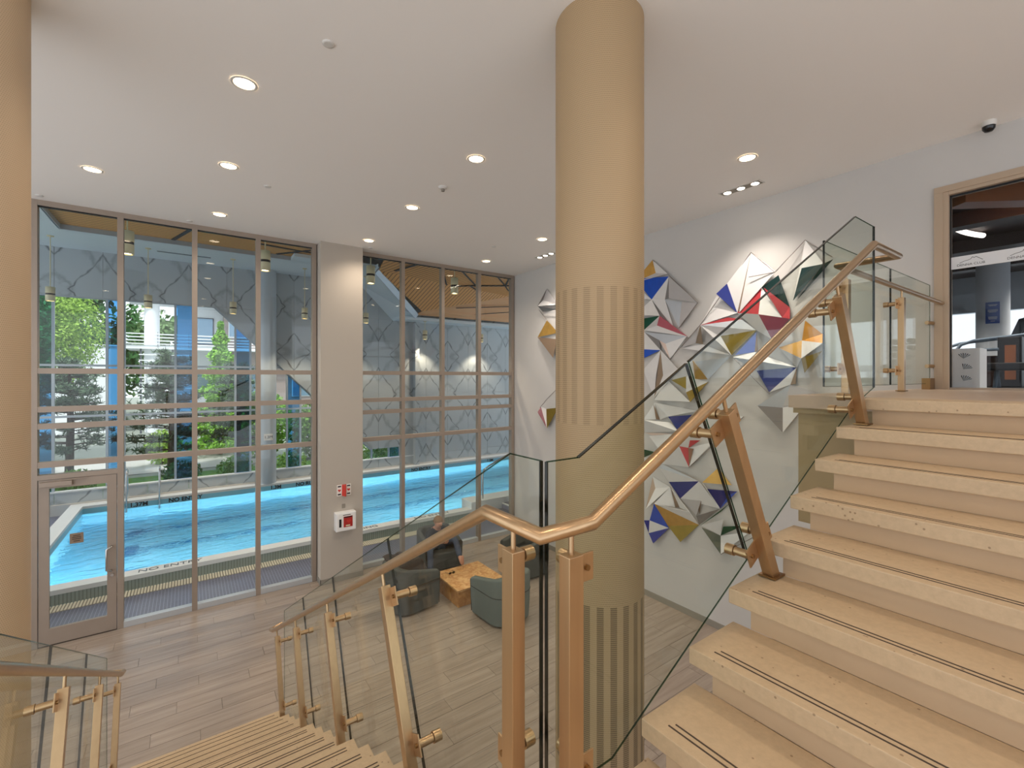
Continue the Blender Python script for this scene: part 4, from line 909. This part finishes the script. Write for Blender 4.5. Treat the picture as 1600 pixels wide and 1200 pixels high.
MB().lathe([(0, 0), (.016, 0)], (0, 0, 0), 8, caps=False)
MB().prism([(4.10+.017*math.cos(a), 8.405, .68+.017*math.sin(a)) for a in [2*PI*k/10 for k in range(10)]], (0, -.012, 0)).build('badge', 'sign_white', man)
t = thing('phone', (4.16, 8.08, .62), 'black smartphone held in the seated man\'s hands', 'phone')
MB().bar((4.16, 8.115, .60), (4.16, 8.075, .70), .078, .009, up=(0, 1, .4)).build('case', 'black', t, bevel=.003); MB().bar((4.16, 8.1225, .605), (4.16, 8.0835, .70), .07, .002, up=(0, 1, .4)).build('screen', 'screen', t)

# ------------------------------------------------------------------ faceted wall sculpture: (y, z, stand-off) of each corner
ART_V=[(5.045,5.938,0.03),(4.963,5.690,0.05),(5.468,5.608,0.02),(4.696,5.619,0.09),(4.671,5.571,0.09),(5.065,5.246,0.03),(5.438,5.673,0.02),(4.797,5.210,0.02),(4.721,5.221,0.02),(4.142,5.060,0.09),(5.348,5.299,0.13),(4.612,4.710,0.05),(4.475,5.122,0.02),(4.517,4.703,0.03),(4.825,4.925,0.13),(5.348,4.909,0.13),(5.215,4.719,0.05),(5.414,5.014,0.05),(4.952,4.781,0.03),(4.381,4.550,0.02),(5.201,4.683,0.05),(4.777,4.454,0.03),(4.696,4.190,0.02),(4.891,4.515,0.05),(4.865,4.348,0.05),(5.459,4.402,0.03),(5.459,4.145,0.03),(4.957,3.920,0.05),(5.229,4.013,0.05),(4.813,3.876,0.05),(5.019,3.518,0.02),(4.472,4.012,0.13),(4.813,3.920,0.05),(3.660,5.282,0.09),(3.809,5.147,0.13),(3.537,4.833,0.03),(3.335,5.688,0.03),(3.395,5.087,0.03),(2.978,5.325,0.09),(3.497,4.836,0.05),(3.863,5.138,0.02),(4.073,4.697,0.13),(3.673,4.780,0.05),(3.466,4.732,0.02),(3.177,5.151,0.05),(3.182,4.766,0.13),(2.905,4.697,0.05),(3.112,5.132,0.13),(2.817,4.827,0.03),(2.791,4.664,0.09),(2.937,5.274,0.09),(3.002,4.403,0.13),(3.248,4.551,0.05),(2.647,5.313,0.09),(2.393,5.320,0.09),(2.777,4.908,0.03),(2.629,5.689,0.03),(2.301,5.363,0.05),(2.713,4.915,0.05),(2.633,4.628,0.02),(2.432,4.435,0.02),(2.671,4.368,0.02),(2.407,4.315,0.09),(2.955,4.289,0.05),(2.635,4.127,0.13),(2.392,4.215,0.13),(2.613,3.935,0.09),(3.783,4.509,0.05),(3.624,4.211,0.03),(3.258,4.526,0.03),(3.290,4.244,0.02),(3.543,4.206,0.09),(3.240,4.260,0.03),(4.131,4.685,0.09),(4.467,4.360,0.05),(4.214,4.430,0.03),(4.079,4.400,0.05),(4.187,4.130,0.09),(3.599,4.179,0.13),(3.993,3.846,0.05),(4.206,4.150,0.13),(4.225,3.855,0.03),(4.649,3.833,0.05),(4.393,3.897,0.02),(4.393,3.688,0.02),(4.386,3.636,0.03),(3.993,3.806,0.05),(4.251,3.488,0.13),(3.550,4.177,0.13),(2.729,4.013,0.03),(3.263,3.977,0.02),(3.073,3.671,0.05),(2.809,3.781,0.03),(2.737,3.791,0.05),(3.215,3.478,0.09),(2.910,3.464,0.02),(2.411,3.663,0.02),(2.897,3.126,0.05),(2.603,3.556,0.02),(4.724,3.833,0.05),(4.997,3.486,0.05),(4.633,3.511,0.02),(4.983,3.442,0.05),(4.167,3.346,0.05),(4.712,3.217,0.05),(4.225,3.281,0.03),(4.488,2.992,0.09),(4.949,3.413,0.13),(4.900,3.147,0.02),(4.957,3.155,0.05),(5.165,3.133,0.13),(5.203,2.897,0.03),(4.584,2.941,0.09),(5.050,2.868,0.05),(4.676,3.121,0.03),(5.104,2.851,0.05),(4.861,2.639,0.09),(5.165,2.614,0.13),(4.985,2.573,0.03),(5.215,2.453,0.05),(4.448,2.759,0.13),(4.352,2.730,0.02),(4.321,2.426,0.05),(4.323,2.858,0.02),(4.098,2.889,0.09),(3.898,2.887,0.03),(4.246,2.736,0.05),(4.826,2.399,0.05),(4.891,2.323,0.05),(4.095,2.250,0.13),(4.721,2.109,0.02),(4.452,1.896,0.09),(3.805,1.870,0.03),(4.087,1.935,0.09),(4.202,1.664,0.03),(4.209,1.876,0.02),(4.153,1.705,0.02),(4.164,1.529,0.02),(5.046,2.137,0.02),(4.985,1.949,0.03),(5.110,1.580,0.13),(4.688,2.030,0.03),(4.936,1.709,0.13),(4.596,1.704,0.02),(4.593,2.030,0.13),(4.464,1.746,0.09),(4.262,1.728,0.13),(5.106,1.361,0.03),(4.699,1.339,0.05),(5.238,1.325,0.02),(5.134,1.126,0.02),(4.956,1.021,0.13),(4.712,1.368,0.05),(4.452,1.183,0.09),(3.836,2.492,0.03),(4.065,2.231,0.09),(3.624,2.267,0.03),(4.026,2.129,0.03),(3.505,2.205,0.09),(3.640,2.120,0.09),(4.087,1.553,0.09),(3.659,1.980,0.02),(3.795,1.824,0.03),(3.720,1.631,0.09),(3.429,1.718,0.09),(3.795,1.462,0.03),(3.720,1.737,0.09),(4.113,1.504,0.03),(3.760,1.203,0.09),(3.349,1.645,0.03),(3.719,1.453,0.02),(3.610,3.321,0.02),(3.431,3.306,0.05),(3.604,3.132,0.05),(7.925,5.894,0.03),(8.134,5.520,0.13),(8.071,5.653,0.03),(7.539,5.480,0.03),(7.471,5.368,0.09),(8.046,5.384,0.05),(7.925,5.175,0.03),(8.234,4.812,0.05),(7.551,4.863,0.02),(7.559,4.721,0.05),(7.595,4.312,0.13),(8.153,3.211,0.02),(8.134,3.084,0.13),(7.851,2.740,0.09),(7.957,3.162,0.02),(7.471,3.221,0.09),(3.337,5.320,0.09),(2.326,5.405,0.02),(3.054,3.645,0.09),(3.654,3.088,0.03),(3.226,1.635,0.13),(8.211,5.450,0.03),(7.887,3.399,0.05),(7.516,3.652,0.05)]
ART_F={'gold':[(0,1,2),(63,61,64),(80,79,81),(142,137,152),(154,155,156),(180,181,182)],'W':[(0,3,1),(4,7,5),(2,5,10),(5,7,11),(5,14,17),(14,18,16),(16,18,19),(21,19,22),(20,24,25),(24,27,28),(24,31,32),(27,28,30),(32,31,30),(36,33,35),(36,38,39),(40,35,41),(44,45,46),(35,45,52),(45,51,52),(56,53,55),(56,54,53),(61,62,64),(41,52,67),(41,67,68),(74,76,68),(83,86,85),(80,82,83),(88,70,89),(89,92,91),(63,89,64),(95,98,97),(99,100,87),(102,103,104),(102,110,109),(102,104,108),(110,114,106),(110,106,111),(115,112,116),(121,125,122),(120,122,127),(128,129,130),(131,129,132),(138,141,139),(139,141,140),(141,142,143),(144,146,145),(147,148,150),(142,146,137),(155,157,132),(160,166,165),(165,169,168),(171,172,173),(176,177,175),(185,188,187)],'G':[(1,3,2),(4,9,8),(12,9,13),(73,74,75),(92,96,95),(100,101,87),(131,133,134),(174,177,176)],'blue':[(4,5,6),(24,25,26),(142,147,148),(132,159,158)],'D':[(4,8,7),(20,23,24),(19,74,75),(94,95,97),(132,134,137),(174,175,176),(175,178,179)],'S':[(7,12,13),(20,19,21),(41,43,52),(77,78,79),(88,89,90),(92,94,95),(128,127,129)],'green':[(14,15,16),(117,118,119),(160,161,162),(163,164,165)],'pink':[(14,18,19)],'P':[(23,21,22),(111,112,113)],'T':[(24,29,30),(36,37,35),(69,72,70),(41,76,75),(89,93,92),(107,108,109),(121,126,122),(135,133,136),(138,139,140),(144,145,143),(165,170,168),(181,183,184)],'indigo':[(33,34,35),(149,147,150),(150,148,151)],'red':[(41,42,43),(44,35,45),(47,48,46),(48,49,46),(120,121,122),(123,124,121)],'teal':[(50,44,48),(53,54,55),(54,57,58)],'maroon':[(45,49,51),(185,186,187)],'orange':[(59,60,61),(60,62,61)],'olive':[(64,65,66),(67,52,68),(82,83,84),(85,86,87),(152,137,153),(188,189,187)],'peri':[(69,70,71)],'navy':[(90,89,91),(104,105,106),(130,129,131),(157,158,132)],'moss':[(167,165,168)]}
ART_W=[(36,41),(36,38),(38,190),(56,38),(56,191),(9,13),(0,9),(125,172),(88,192),(122,193),(168,194),(195,180),(185,196),(196,197),(41,22)]
def sculpture():
    t = thing('wall_sculpture', (XW, 4.4, 4.0), 'faceted relief of coloured and white metal triangles across the right wall', 'wall art')
    names = dict(W='white', G='grey', S='pale slate', D='dark grey', T='bronze', P='blush', gold='gold', olive='olive gold', blue='bright blue', indigo='indigo', navy='navy blue', peri='periwinkle', green='deep green', teal='dark teal', moss='moss green', pink='pink', red='red', maroon='maroon', orange='amber')
    P = [Vector((XW-h, y, z)) for y, z, h in ART_V]
    for k, tris in ART_F.items():
        for tri in tris:
            a, b, c = (P[i] for i in tri); n = (b-a).cross(c-a).normalized()
            if n.x > 0: n = -n
            o = MB().prism([a, b, c], -n*.006).build('facet', 'art_'+k, t); o['label'] = names[k]+' triangular metal facet'
    for a, b in ART_W: MB().tube([P[a], P[b]], .006, 6).build('rod', 'art_wire', t)
sculpture()

# ------------------------------------------------------------------ gym behind the glass front on the upper floor
fr = thing('window_4', (XW, 0, ZU), None, None); struct(fr, 'tan framed glass front of the gym')
MB().box(XW-.02, XW+.14, 1.245, 1.347, ZU, 5.922).build('jamb', 'door_trim', fr, bevel=.004)
MB().box(XW-.03, XW+.01, 1.29, 1.36, ZU, 5.869).build('casing', 'door_trim', fr); MB().box(XW-.03, XW+.01, -3.2, 1.36, 5.87, 5.935).build('casing', 'door_trim', fr)
MB().box(XW-.02, XW+.14, -3.2, 1.245, 5.833, 5.922).build('head', 'door_trim', fr, bevel=.004)
MB().box(XW+.03, XW+.06, 1.235, 1.245, ZU, 5.833).box(XW+.03, XW+.06, -3.2, 1.245, 5.82, 5.833).build('gasket', 'rubber', fr)
MB().box(XW, XW+.1, -3.2, 1.245, ZU, ZU+.02).build('sill', 'alu', fr)
for y0, y1 in ((.19, 1.235), (-.85, .18), (-1.9, -.86), (-3.2, -1.91)):
    p = MB().box(XW+.04, XW+.052, y0, y1, ZU+.02, 5.82).build('pane', 'gym_glass', fr)
    MB().box(XW+.0365, XW+.0395, y0, y1, 5.035, 5.165).build('frosted_band', 'frost', p)
bandp = [o for o in fr.children if o.name.startswith('pane')][0]
for yc in (1.085, .72, .36, 0.0):
    text('band_lettering', 'DENNA CLUB', .034, (XW+.0355, yc, 5.068), (0, -1, 0), (0, 0, 1), 'frost_text', bandp, depth=.0004)
    pk2 = [(-.085, 0), (-.05, .016), (-.02, .022), (.0, .03), (.012, .05), (.025, .038), (.04, .048), (.06, .03), (.09, .006)]
    for (a, b), (c, e) in zip(pk2[:-1], pk2[1:]): MB().bar((XW+.036, yc-a, 5.092+b), (XW+.036, yc-c, 5.092+e), .0045, .001, up=(1, 0, 0)).build('mountain_logo', 'frost_text', bandp)
XG = 13.5
struct(MB().box(XW+.2, XG, -8, 6, ZU-.1, ZU-.002).build('floor_gym', 'gym_floor'))
struct(MB().box(XW+.22, XG, -8, 6, 6.0, 6.2).build('ceiling_gym', 'gym_dark'))
struct(MB().box(XW+.22, XG, 5.9, 6.0, ZU, 6.0).build('wall_gym_left', 'gym_wall'))
gw = thing('wall_gym_back', (XG, 0, ZU), None, None); struct(gw)
MB().box(XG, XG+.2, -8, 6, 5.25, 6.2).build('upper_wall', 'gym_wall', gw); MB().box(XG, XG+.2, -8, 6, ZU-.1, ZU+.12).build('lower_wall', 'gym_wall', gw)
for y in [-8+.9*k for k in range(16)]: MB().box(XG, XG+.1, y-.05, y+.05, ZU+.12, 5.25).build('window_post', 'framegrey', gw)
MB().box(XG+.05, XG+.06, -8, 6, ZU+.12, 5.25).build('window_pane', 'glazing_far', gw)
for i, (xb, yb) in enumerate(((8.2, 0), (9.9, 0), (11.6, 0))):
    o = MB().box(xb-.12, xb+.12, -8, 5.9, 5.82, 6.0).build('ceiling_beam', 'gym_dark'); tag(o, ['dark ceiling beam of the gym closest to the glass front', 'dark ceiling beam in the middle of the gym', 'dark ceiling beam of the gym closest to its windows'][i], 'beam', 'gym ceiling beams')
o = MB().bar((7.0, 1.25, 5.9), (9.2, -.6, 5.9), .22, .2).build('timber_beam', 'gym_beam'); tag(o, 'orange laminated timber beam crossing the gym ceiling', 'beam')
t = thing('linear_gym_light', (9, 1.6, 5.9), 'bright curved linear lamp hanging in the gym ceiling', 'lamp')
MB().tube([(8.6+.16*k, 1.55-.006*k*k, 5.94) for k in range(6)], .035, 10).build('tube', 'lit_fixture', t)
for k in (0, 5): MB().tube([(8.6+.16*k, 1.55-.006*k*k, 5.94), (8.6+.16*k, 1.55-.006*k*k, 6.0)], .006, 6).build('cable', 'black', t)
for k, (x, y) in enumerate(((7.6, .9), (7.6, -1.0), (9.6, .4), (9.6, 2.6), (11.8, .5))):  # ceiling fixtures added only to brighten the gym interior
    t = thing('gym_fill_light', (x, y, 6.0), ['added square gym fill light just inside the glass front', 'added square gym fill light right of the picture', 'added square gym fill light above the weight machine', 'added square gym fill light above the treadmill', 'added square gym fill light beside the gym column'][k], 'downlight', 'added square gym fill lights')
    MB().box(x-.06, x+.06, y-.06, y+.06, 5.994, 6.0).build('trim', 'lamp_trim', t); MB().box(x-.045, x+.045, y-.045, y+.045, 5.992, 5.994).build('lens', 'lit_fixture', t)
    ld = bpy.data.lights.new('gym_fill_beam', 'SPOT'); ld.energy = 230; ld.spot_size = math.radians(130); ld.spot_blend = .8; ld.shadow_soft_size = .06; ld.color = (1, .9, .8)
    lo = bpy.data.objects.new('gym_fill_beam', ld); COL.objects.link(lo); lo.parent = t; lo.location = (0, 0, -.03)
t = thing('gym_column', (11.4, 1.58, ZU), 'white round column inside the gym with a blue poster', 'column')
MB().lathe([(.21, 0), (.21, 2.25)], (11.4, 1.58, ZU), 32, caps=False).build('shaft', 'gym_col', t)
def on_col(a, z, r=.213): z = 4.985+(z-4.81)*1.19; r *= 1 if r < .2 or r > .21 else 1; return (11.4+(r if r > .2 else .2145)*math.cos(a), 1.58+(r if r > .2 else .2145)*math.sin(a), z)
pm = MB(); a0, a1 = PI*1.045-.42, PI*1.045+.40
for k in range(8):
    u0, u1 = a0+(a1-a0)*k/8, a0+(a1-a0)*(k+1)/8
    pm.add([on_col(u0, 4.655), on_col(u1, 4.655), on_col(u1, 4.965), on_col(u0, 4.965)], [(0, 1, 2, 3)], True)
ps = pm.build('poster', 'poster', t)
for i, (z, w) in enumerate(((4.925, .26), (4.91, .2), (4.85, .28), (4.835, .28), (4.82, .2), (4.75, .25), (4.735, .25), (4.72, .22), (4.69, .12))):
    u0, u1 = PI*1.045-w, PI*1.045+w; lm = MB()
    for k in range(4): lm.add([on_col(u0+(u1-u0)*k/4, z-.004, .1805), on_col(u0+(u1-u0)*(k+1)/4, z-.004, .1805), on_col(u0+(u1-u0)*(k+1)/4, z+.004, .1805), on_col(u0+(u1-u0)*k/4, z+.004, .1805)], [(0, 1, 2, 3)])
    lm.build('printed_line', 'frost', ps)
t = thing('graphic_plinth', (6.98, 1.19, ZU), 'white box with black fan-shaped graphics just inside the gym glass', 'display box')
MB().box(6.80, 7.15, 1.035, 1.262, ZU, ZU+.44).build('box', 'white', t, bevel=.004)
for zc2, ang in ((4.10, .7), (3.985, .2), (3.86, .35)):
    for k in range(6):
        a = ang+k*.28; c = (6.799, 1.16, zc2-.02)
        MB().prism([c, (6.799, c[1]-.07*math.cos(a), c[2]+.06*math.sin(a)), (6.799, c[1]-.07*math.cos(a+.13), c[2]+.06*math.sin(a+.13))], (-.001, 0, 0)).build('graphic', 'black' if k % 2 else 'letter_grey', t)
t = thing('treadmill', (9.9, 1.70, ZU), 'dark treadmill with a tilted console seen through the gym glass', 'treadmill')
tx, ty = 9.9, 1.70
MB().box(tx-.9, tx+.75, ty-.38, ty+.38, ZU+.02, ZU+.2).build('deck', 'black', t, bevel=.03)
for s in (-1, 1):
    MB().tube([(tx+.5, ty+s*.36, ZU+.15), (tx+.62, ty+s*.34, ZU+.72)], .035, 10).build('upright', 'black', t)
    MB().tube([(tx-.35, ty+s*.36, ZU+.2), (tx-.1, ty+s*.36, ZU+.62), (tx+.05, ty+s*.35, ZU+.68), (tx+.6, ty+s*.34, ZU+.75)], .022, 10).build('hand_rail', 'letter_grey', t)
cns = MB().bar((tx+.60, ty, ZU+.70), (tx+.70, ty, ZU+1.02), .48, .05, up=(1, 0, 0)).build('console', 'black', t, bevel=.01); MB().bar((tx+.575, ty, ZU+.74), (tx+.665, ty, ZU+1.0), .40, .01, up=(1, 0, 0)).build('screen', 'screen', cns)
t.rotation_euler.z = math.radians(-68)
t = thing('weight_machine', (8.9, 1.0, ZU), 'tall dark weight machine in front of the white gym column', 'gym machine')
MB().box(8.75, 9.05, .95, 1.17, ZU, ZU+.66).build('weight_tower', 'black', t, bevel=.01); MB().box(8.72, 8.75, 1.0, 1.1, ZU+.1, ZU+.55).build('weight_stack', 'gym_beam', t)
MB().box(8.78, 9.0, 1.17, 1.34, ZU, ZU+.42).build('side_tower', 'gym_dark', t, bevel=.01); MB().tube([(8.7, 1.3, ZU+.5), (8.7, 1.15, ZU+.5)], .02, 8).build('handle', 'letter_grey', t)
t = thing('flat_bench', (8.0, .9, ZU), 'low black padded bench behind the gym glass', 'bench')
MB().box(7.75, 8.05, .35, 1.16, ZU+.21, ZU+.30).build('pad', 'black', t, bevel=.02)
for y in (.45, 1.06): MB().tube([(7.78, y, ZU), (7.9, y, ZU+.22), (8.02, y, ZU)], .02, 8).build('leg', 'letter_grey', t)
rk = thing('dumbbell_rack', (8.6, .62, ZU), 'upright rack holding dumbbells at the right edge of the gym view', 'rack')
for y in (.45, .78): MB().tube([(8.75, y, ZU), (8.75, y, ZU+.72)], .02, 8).build('upright', 'steel', rk)
MB().box(8.6, 8.85, .42, .82, ZU, ZU+.04).build('base', 'black', rk)
for k in range(6): MB().box(8.6, 8.75, .45, .78, ZU+.12+k*.1, ZU+.13+k*.1).build('cradle', 'letter_grey', rk)
for k in range(6):
    z = ZU+.168+k*.1
    for c, y in enumerate((.74, .55)):
        db = thing('dumbbell', (8.66, y, z-.03), f'dumbbell {["on the lowest cradle", "on the second cradle from below", "on the third cradle from below", "on the fourth cradle from below", "on the fifth cradle from below", "on the top cradle"][k]}, {["left", "right"][c]} of the pair', 'dumbbell', 'dumbbells on the gym rack')
        MB().tube([(8.60, y, z), (8.74, y, z)], .012, 8).build('grip', 'steel', db)
        for x in (8.585, 8.735): MB().tube([(x-.025, y, z), (x+.025, y, z)], .036, 12).build('weight', 'black' if k != 1 else 'steel', db)

# ------------------------------------------------------------------ outdoors beyond the pool window
struct(MB().box(-60, 60, YF+.2, 110, -.4, .15).build('ground', 'ground'))
struct(MB().box(-14, 3.0, 22.5, 27.0, .15, .18).build('floor_path', 'paving'))
struct(tag(MB().box(-20, 14, 18.6, 21.6, .15, .2).build('lawn', 'lawn'), 'strip of lawn outside the pool window', 'lawn'))
def leaves(rng, n, pick, size, mb):
    for _ in range(n):
        c, nrm = pick(); a = Vector((rng.gauss(0, 1), rng.gauss(0, 1), rng.gauss(0, 1))).normalized()
        b = a.orthogonal().normalized(); b = (Matrix.Rotation(rng.uniform(0, 6.28), 3, a) @ b); s = size*rng.uniform(.6, 1.4)
        c = Vector(c); e = a.cross(b)
        mb.add([c-b*s, c+e*s*.45, c+b*s, c-e*s*.45], [(0, 1, 2, 3)])
def broad_tree(name, x, y, z0, cz, rx, ry, rz, n, size, mats, lab, seed, trunk=.18, blobs=26):
    rng = random.Random(seed); t = thing(name, (x, y, z0), lab, 'tree')
    MB().tube([(x, y, z0), (x+.1, y, z0+(cz-z0)*.5), (x, y, cz)], [trunk, trunk*.8, trunk*.4], 10).build('trunk', 'bark_pale', t)
    bl = []
    for _ in range(blobs):
        d = Vector((rng.gauss(0, 1), rng.gauss(0, 1), rng.gauss(0, 1))).normalized()*rng.uniform(.35, .9); bl.append((x+d.x*rx, y+d.y*ry, cz+d.z*rz, rng.uniform(.28, .45)))
    for k, mt in enumerate(mats):
        m = MB()
        def pick():
            b = bl[rng.randrange(k, len(bl), len(mats))]; d = Vector((rng.gauss(0, 1), rng.gauss(0, 1), rng.gauss(0, 1))).normalized()*rng.uniform(.6, 1.0)
            return (b[0]+d.x*b[3]*rx, b[1]+d.y*b[3]*ry, b[2]+d.z*b[3]*rz), d
        leaves(rng, n//len(mats), pick, size, m); tag(m.build('foliage', mt, t), None, None, None, 'stuff')
def pine(x, y, z0, h, r, lab, seed, lo=.22):
    rng = random.Random(seed); t = thing('pine_tree', (x, y, z0), lab, 'tree', 'dark pines outside the pool window')
    MB().tube([(x, y, z0), (x+.05, y, z0+h*.5), (x, y, z0+h)], [.13, .1, .02], 10).build('trunk', 'bark', t)
    br = MB(); fo = [MB(), MB()]
    for k in range(64):
        f = rng.uniform(lo, 1); z = z0+h*f; a = rng.uniform(0, 2*PI); ln = r*(1.05-f*.75)*rng.uniform(.6, 1.1)
        e = Vector((x+math.cos(a)*ln, y+math.sin(a)*ln, z+ln*.12)); br.tube([(x, y, z), tuple(e)], [.025, .008], 5)
        for q in range(11):
            c = Vector((x, y, z)).lerp(e, rng.uniform(.3, 1.05))+Vector((rng.gauss(0, .1), rng.gauss(0, .1), rng.gauss(0, .06)))
            for w in range(15):
                d = Vector((rng.gauss(0, 1), rng.gauss(0, 1), rng.gauss(.5, .7))).normalized(); s = rng.uniform(.11, .2); p = d.orthogonal().normalized()*.016
                fo[rng.random() < .5].add([c-p, c+p, c+d*s+p*.3, c+d*s-p*.3], [(0, 1, 2, 3)])
    br.build('branches', 'bark', t); tag(fo[0].build('needles', 'leaf_pine', t), kind='stuff'); tag(fo[1].build('needles', 'leaf_pine_dark', t), kind='stuff')
broad_tree('broadleaf_tree', -6.1, 27.5, .15, 6.2, 3.1, 3.2, 4.6, 36000, .075, ['leaf_light', 'leaf_mid', 'leaf_light'], 'large pale green leafy tree left of the white building', 3, .25, 40)
broad_tree('broadleaf_tree', -12.5, 31, .15, 6.5, 4.5, 4, 5.2, 9000, .16, ['leaf_mid', 'leaf_dark'], 'dark green leafy tree at the far left, behind the blue pane', 5, .25, 34)
pine(-.55, 21.3, .15, 4.6, 2.0, 'dark pine in front of the white balconies, middle of the view', 11)
pine(-3.4, 21.8, .15, 4.3, 2.1, 'dark pine at the left, seen above the pool door', 12)
pine(1.6, 21.6, .15, 4.2, 1.6, 'greyish pine right of the middle pine, below the diagonal edge', 13)
pine(-6.4, 22.2, .15, 4.6, 2.0, 'dark pine at the far left behind the perforated column', 14)
# bright young conifer
def conifer(x, y, z0, h, r, lab, seed):
    rng = random.Random(seed); t = thing('young_conifer', (x, y, z0), lab, 'tree')
    MB().tube([(x, y, z0), (x, y, z0+h)], [.09, .02], 8).build('trunk', 'bark_pale', t)
    m = MB()
    def pick():
        f = rng.random()**1.3; a = rng.uniform(0, 2*PI); rr = r*(1.02-f)**.8*math.sqrt(rng.random())*(.8+.25*math.sin(f*45)); return (x+rr*math.cos(a), y+rr*math.sin(a), z0+.3+f*(h-.2)), None
    leaves(rng, 9000, pick, .09, m); tag(m.build('foliage', 'leaf_bright', t), kind='stuff')
conifer(1.25, 26, .15, 6.3, 1.5, 'bright green young conifer in front of the grey building', 21)
def shrub(x, y, rx, ry, h, mt, lab, seed, n=1500, size=.08, name='shrub'):
    rng = random.Random(seed); t = thing(name, (x, y, .15), lab, 'shrub', 'shrubs outside the pool window'); m = MB()
    MB().tube([(x, y, .15), (x, y, .15+h*.6)], [.04, .015], 6).build('stem', 'bark', t)
    def pick():
        d = Vector((rng.gauss(0, 1), rng.gauss(0, 1), rng.gauss(0, 1))).normalized()*rng.random()**.4; return (x+d.x*rx, y+d.y*ry, .15+h/2+d.z*h/2), d
    leaves(rng, n, pick, size, m); tag(m.build('foliage', mt, t), kind='stuff')
shrub(2.7, 24.0, 1.4, .8, 3.2, 'leaf_bright', 'tall bright green hedge right of the pines', 31, 5000, .1, 'hedge')
shrub(4.8, 22.5, 1.2, .7, 2.6, 'leaf_mid', 'mid green hedge behind the grey pool column', 32, 3600, .1, 'hedge')
shrub(-.9, 24.6, .7, .6, 1.5, 'leaf_light', 'yellow green round bush behind the middle pine', 33)
for i, (x, c, l) in enumerate(((-2.9, 'leaf_mid', 'low shrub under the left pine'), (-.2, 'leaf_dark', 'low shrub at the foot of the middle pine'), (1.4, 'leaf_mid', 'low shrub under the right pine'), (3.3, 'leaf_light', 'low shrub just right of the grey pool column'), (5.9, 'leaf_light', 'pale low shrub at the left end of the low strip window'), (6.9, 'leaf_mid', 'mid green low shrub in the middle of the low strip window'), (7.9, 'leaf_light', 'yellowish low shrub at the right end of the low strip window'))):
    shrub(x, 19.6, .6, .5, .85 if i < 4 else 1.1, c, l, 40+i, 1100, .06)
for i, (x, y, c, r, l) in enumerate(((-9, 54, 'leaf_dark', 5.5, 'distant dark tree left of the white building'), (-1.5, 70, 'leaf_far', 7.5, 'distant pale tree rising behind the white balconies'), (12, 58, 'leaf_mid', 6.5, 'distant mid green tree behind the grey building'), (-25, 52, 'leaf_mid', 6.5, 'distant green tree at the far left'))):
    broad_tree('distant_tree', x, y, .15, 7, r, r*.8, 6.5, 5000, .38, [c], l, 60+i, .3, 30)
shrub(-6.75, 44, 3.0, 1.0, 7.4, 'leaf_dark', 'tall clipped green hedge behind the white balconies', 71, 7000, .2, 'hedge')
# white house with round column and slatted balconies, grey wing to its right
hs = thing('white_house', (-1, 41, .15), 'white modern house with a round column and slatted balconies', 'building')
MB().box(-.7, 2.2, 42.5, 50, .15, 11).build('wall', 'bldg_white', hs)
gwl = MB().box(-9, -3.6, 40.8, 41.1, .15, 6.0).box(-9, -3.6, 40.7, 41.2, 6.0, 6.1).build('garden_wall', 'bldg_white'); tag(gwl, 'plain white garden wall left of the balconied house', 'wall')
MB().lathe([(.42, .15), (.42, 9.3)], (-2.05, 39.6, 0), 24, caps=False).build('round_column', 'bldg_white', hs)
for z in (5.95, 9.3):
    MB().box(-3.4, 2.2, 38.8, 42.5, z-.15, z+.1).build('balcony_slab', 'bldg_white', hs)
    for k in range(4): MB().box(-3.5, 2.2, 38.72, 38.76, z+.15+k*.22, z+.22+k*.22).box(-3.54, -3.5, 38.72, 42.5, z+.15+k*.22, z+.22+k*.22).build('balcony_slat', 'bldg_white', hs)
    for x in (-3.4, -1.7, 0, 1.7): MB().box(x-.03, x+.03, 38.76, 38.8, z, z+1.0).build('balcony_post', 'bldg_grey', hs)
for x in (-2.6, -.9, .3):
    MB().box(x-.05, x+.05, 38.9, 39.0, .15, 5.8).build('screen_post', 'bldg_dark', hs)
for k in range(12): MB().box(-2.7, .3, 38.86, 38.9, 1.2+k*.38, 1.27+k*.38).build('screen_slat', 'bldg_white', hs)
for z in (6.4, 2.4):
    w = MB().box(.3, 1.6, 42.42, 42.5, z, z+2.1).build('window', 'bldg_dark', hs); MB().box(.38, 1.52, 42.38, 42.42, z+.08, z+2.02).build('pane', 'bldg_glass', w)
wg = thing('grey_house', (6, 43, .15), 'grey clad house wing with wide windows behind the conifer', 'building')
MB().box(2.2, 12, 41.5, 50, .15, 12).build('wall', 'bldg_wood', wg)
for x0, x1 in ((2.5, 3.9), (4.0, 5.6), (7, 8.6)):
    for z in (2.3, 7.0):
        w = MB().box(x0, x1, 41.4, 41.5, z, z+2.2).build('window', 'bldg_white', wg); MB().box(x0+.07, x1-.07, 41.36, 41.4, z+.07, z+2.13).build('pane', 'bldg_glass', w)
MB().box(2.2, 12, 40.2, 41.5, 5.9, 6.1).build('balcony_slab', 'bldg_white', wg)
for k in range(4): MB().box(2.2, 12, 40.16, 40.2, 6.2+k*.22, 6.27+k*.22).build('balcony_slat', 'bldg_white', wg)
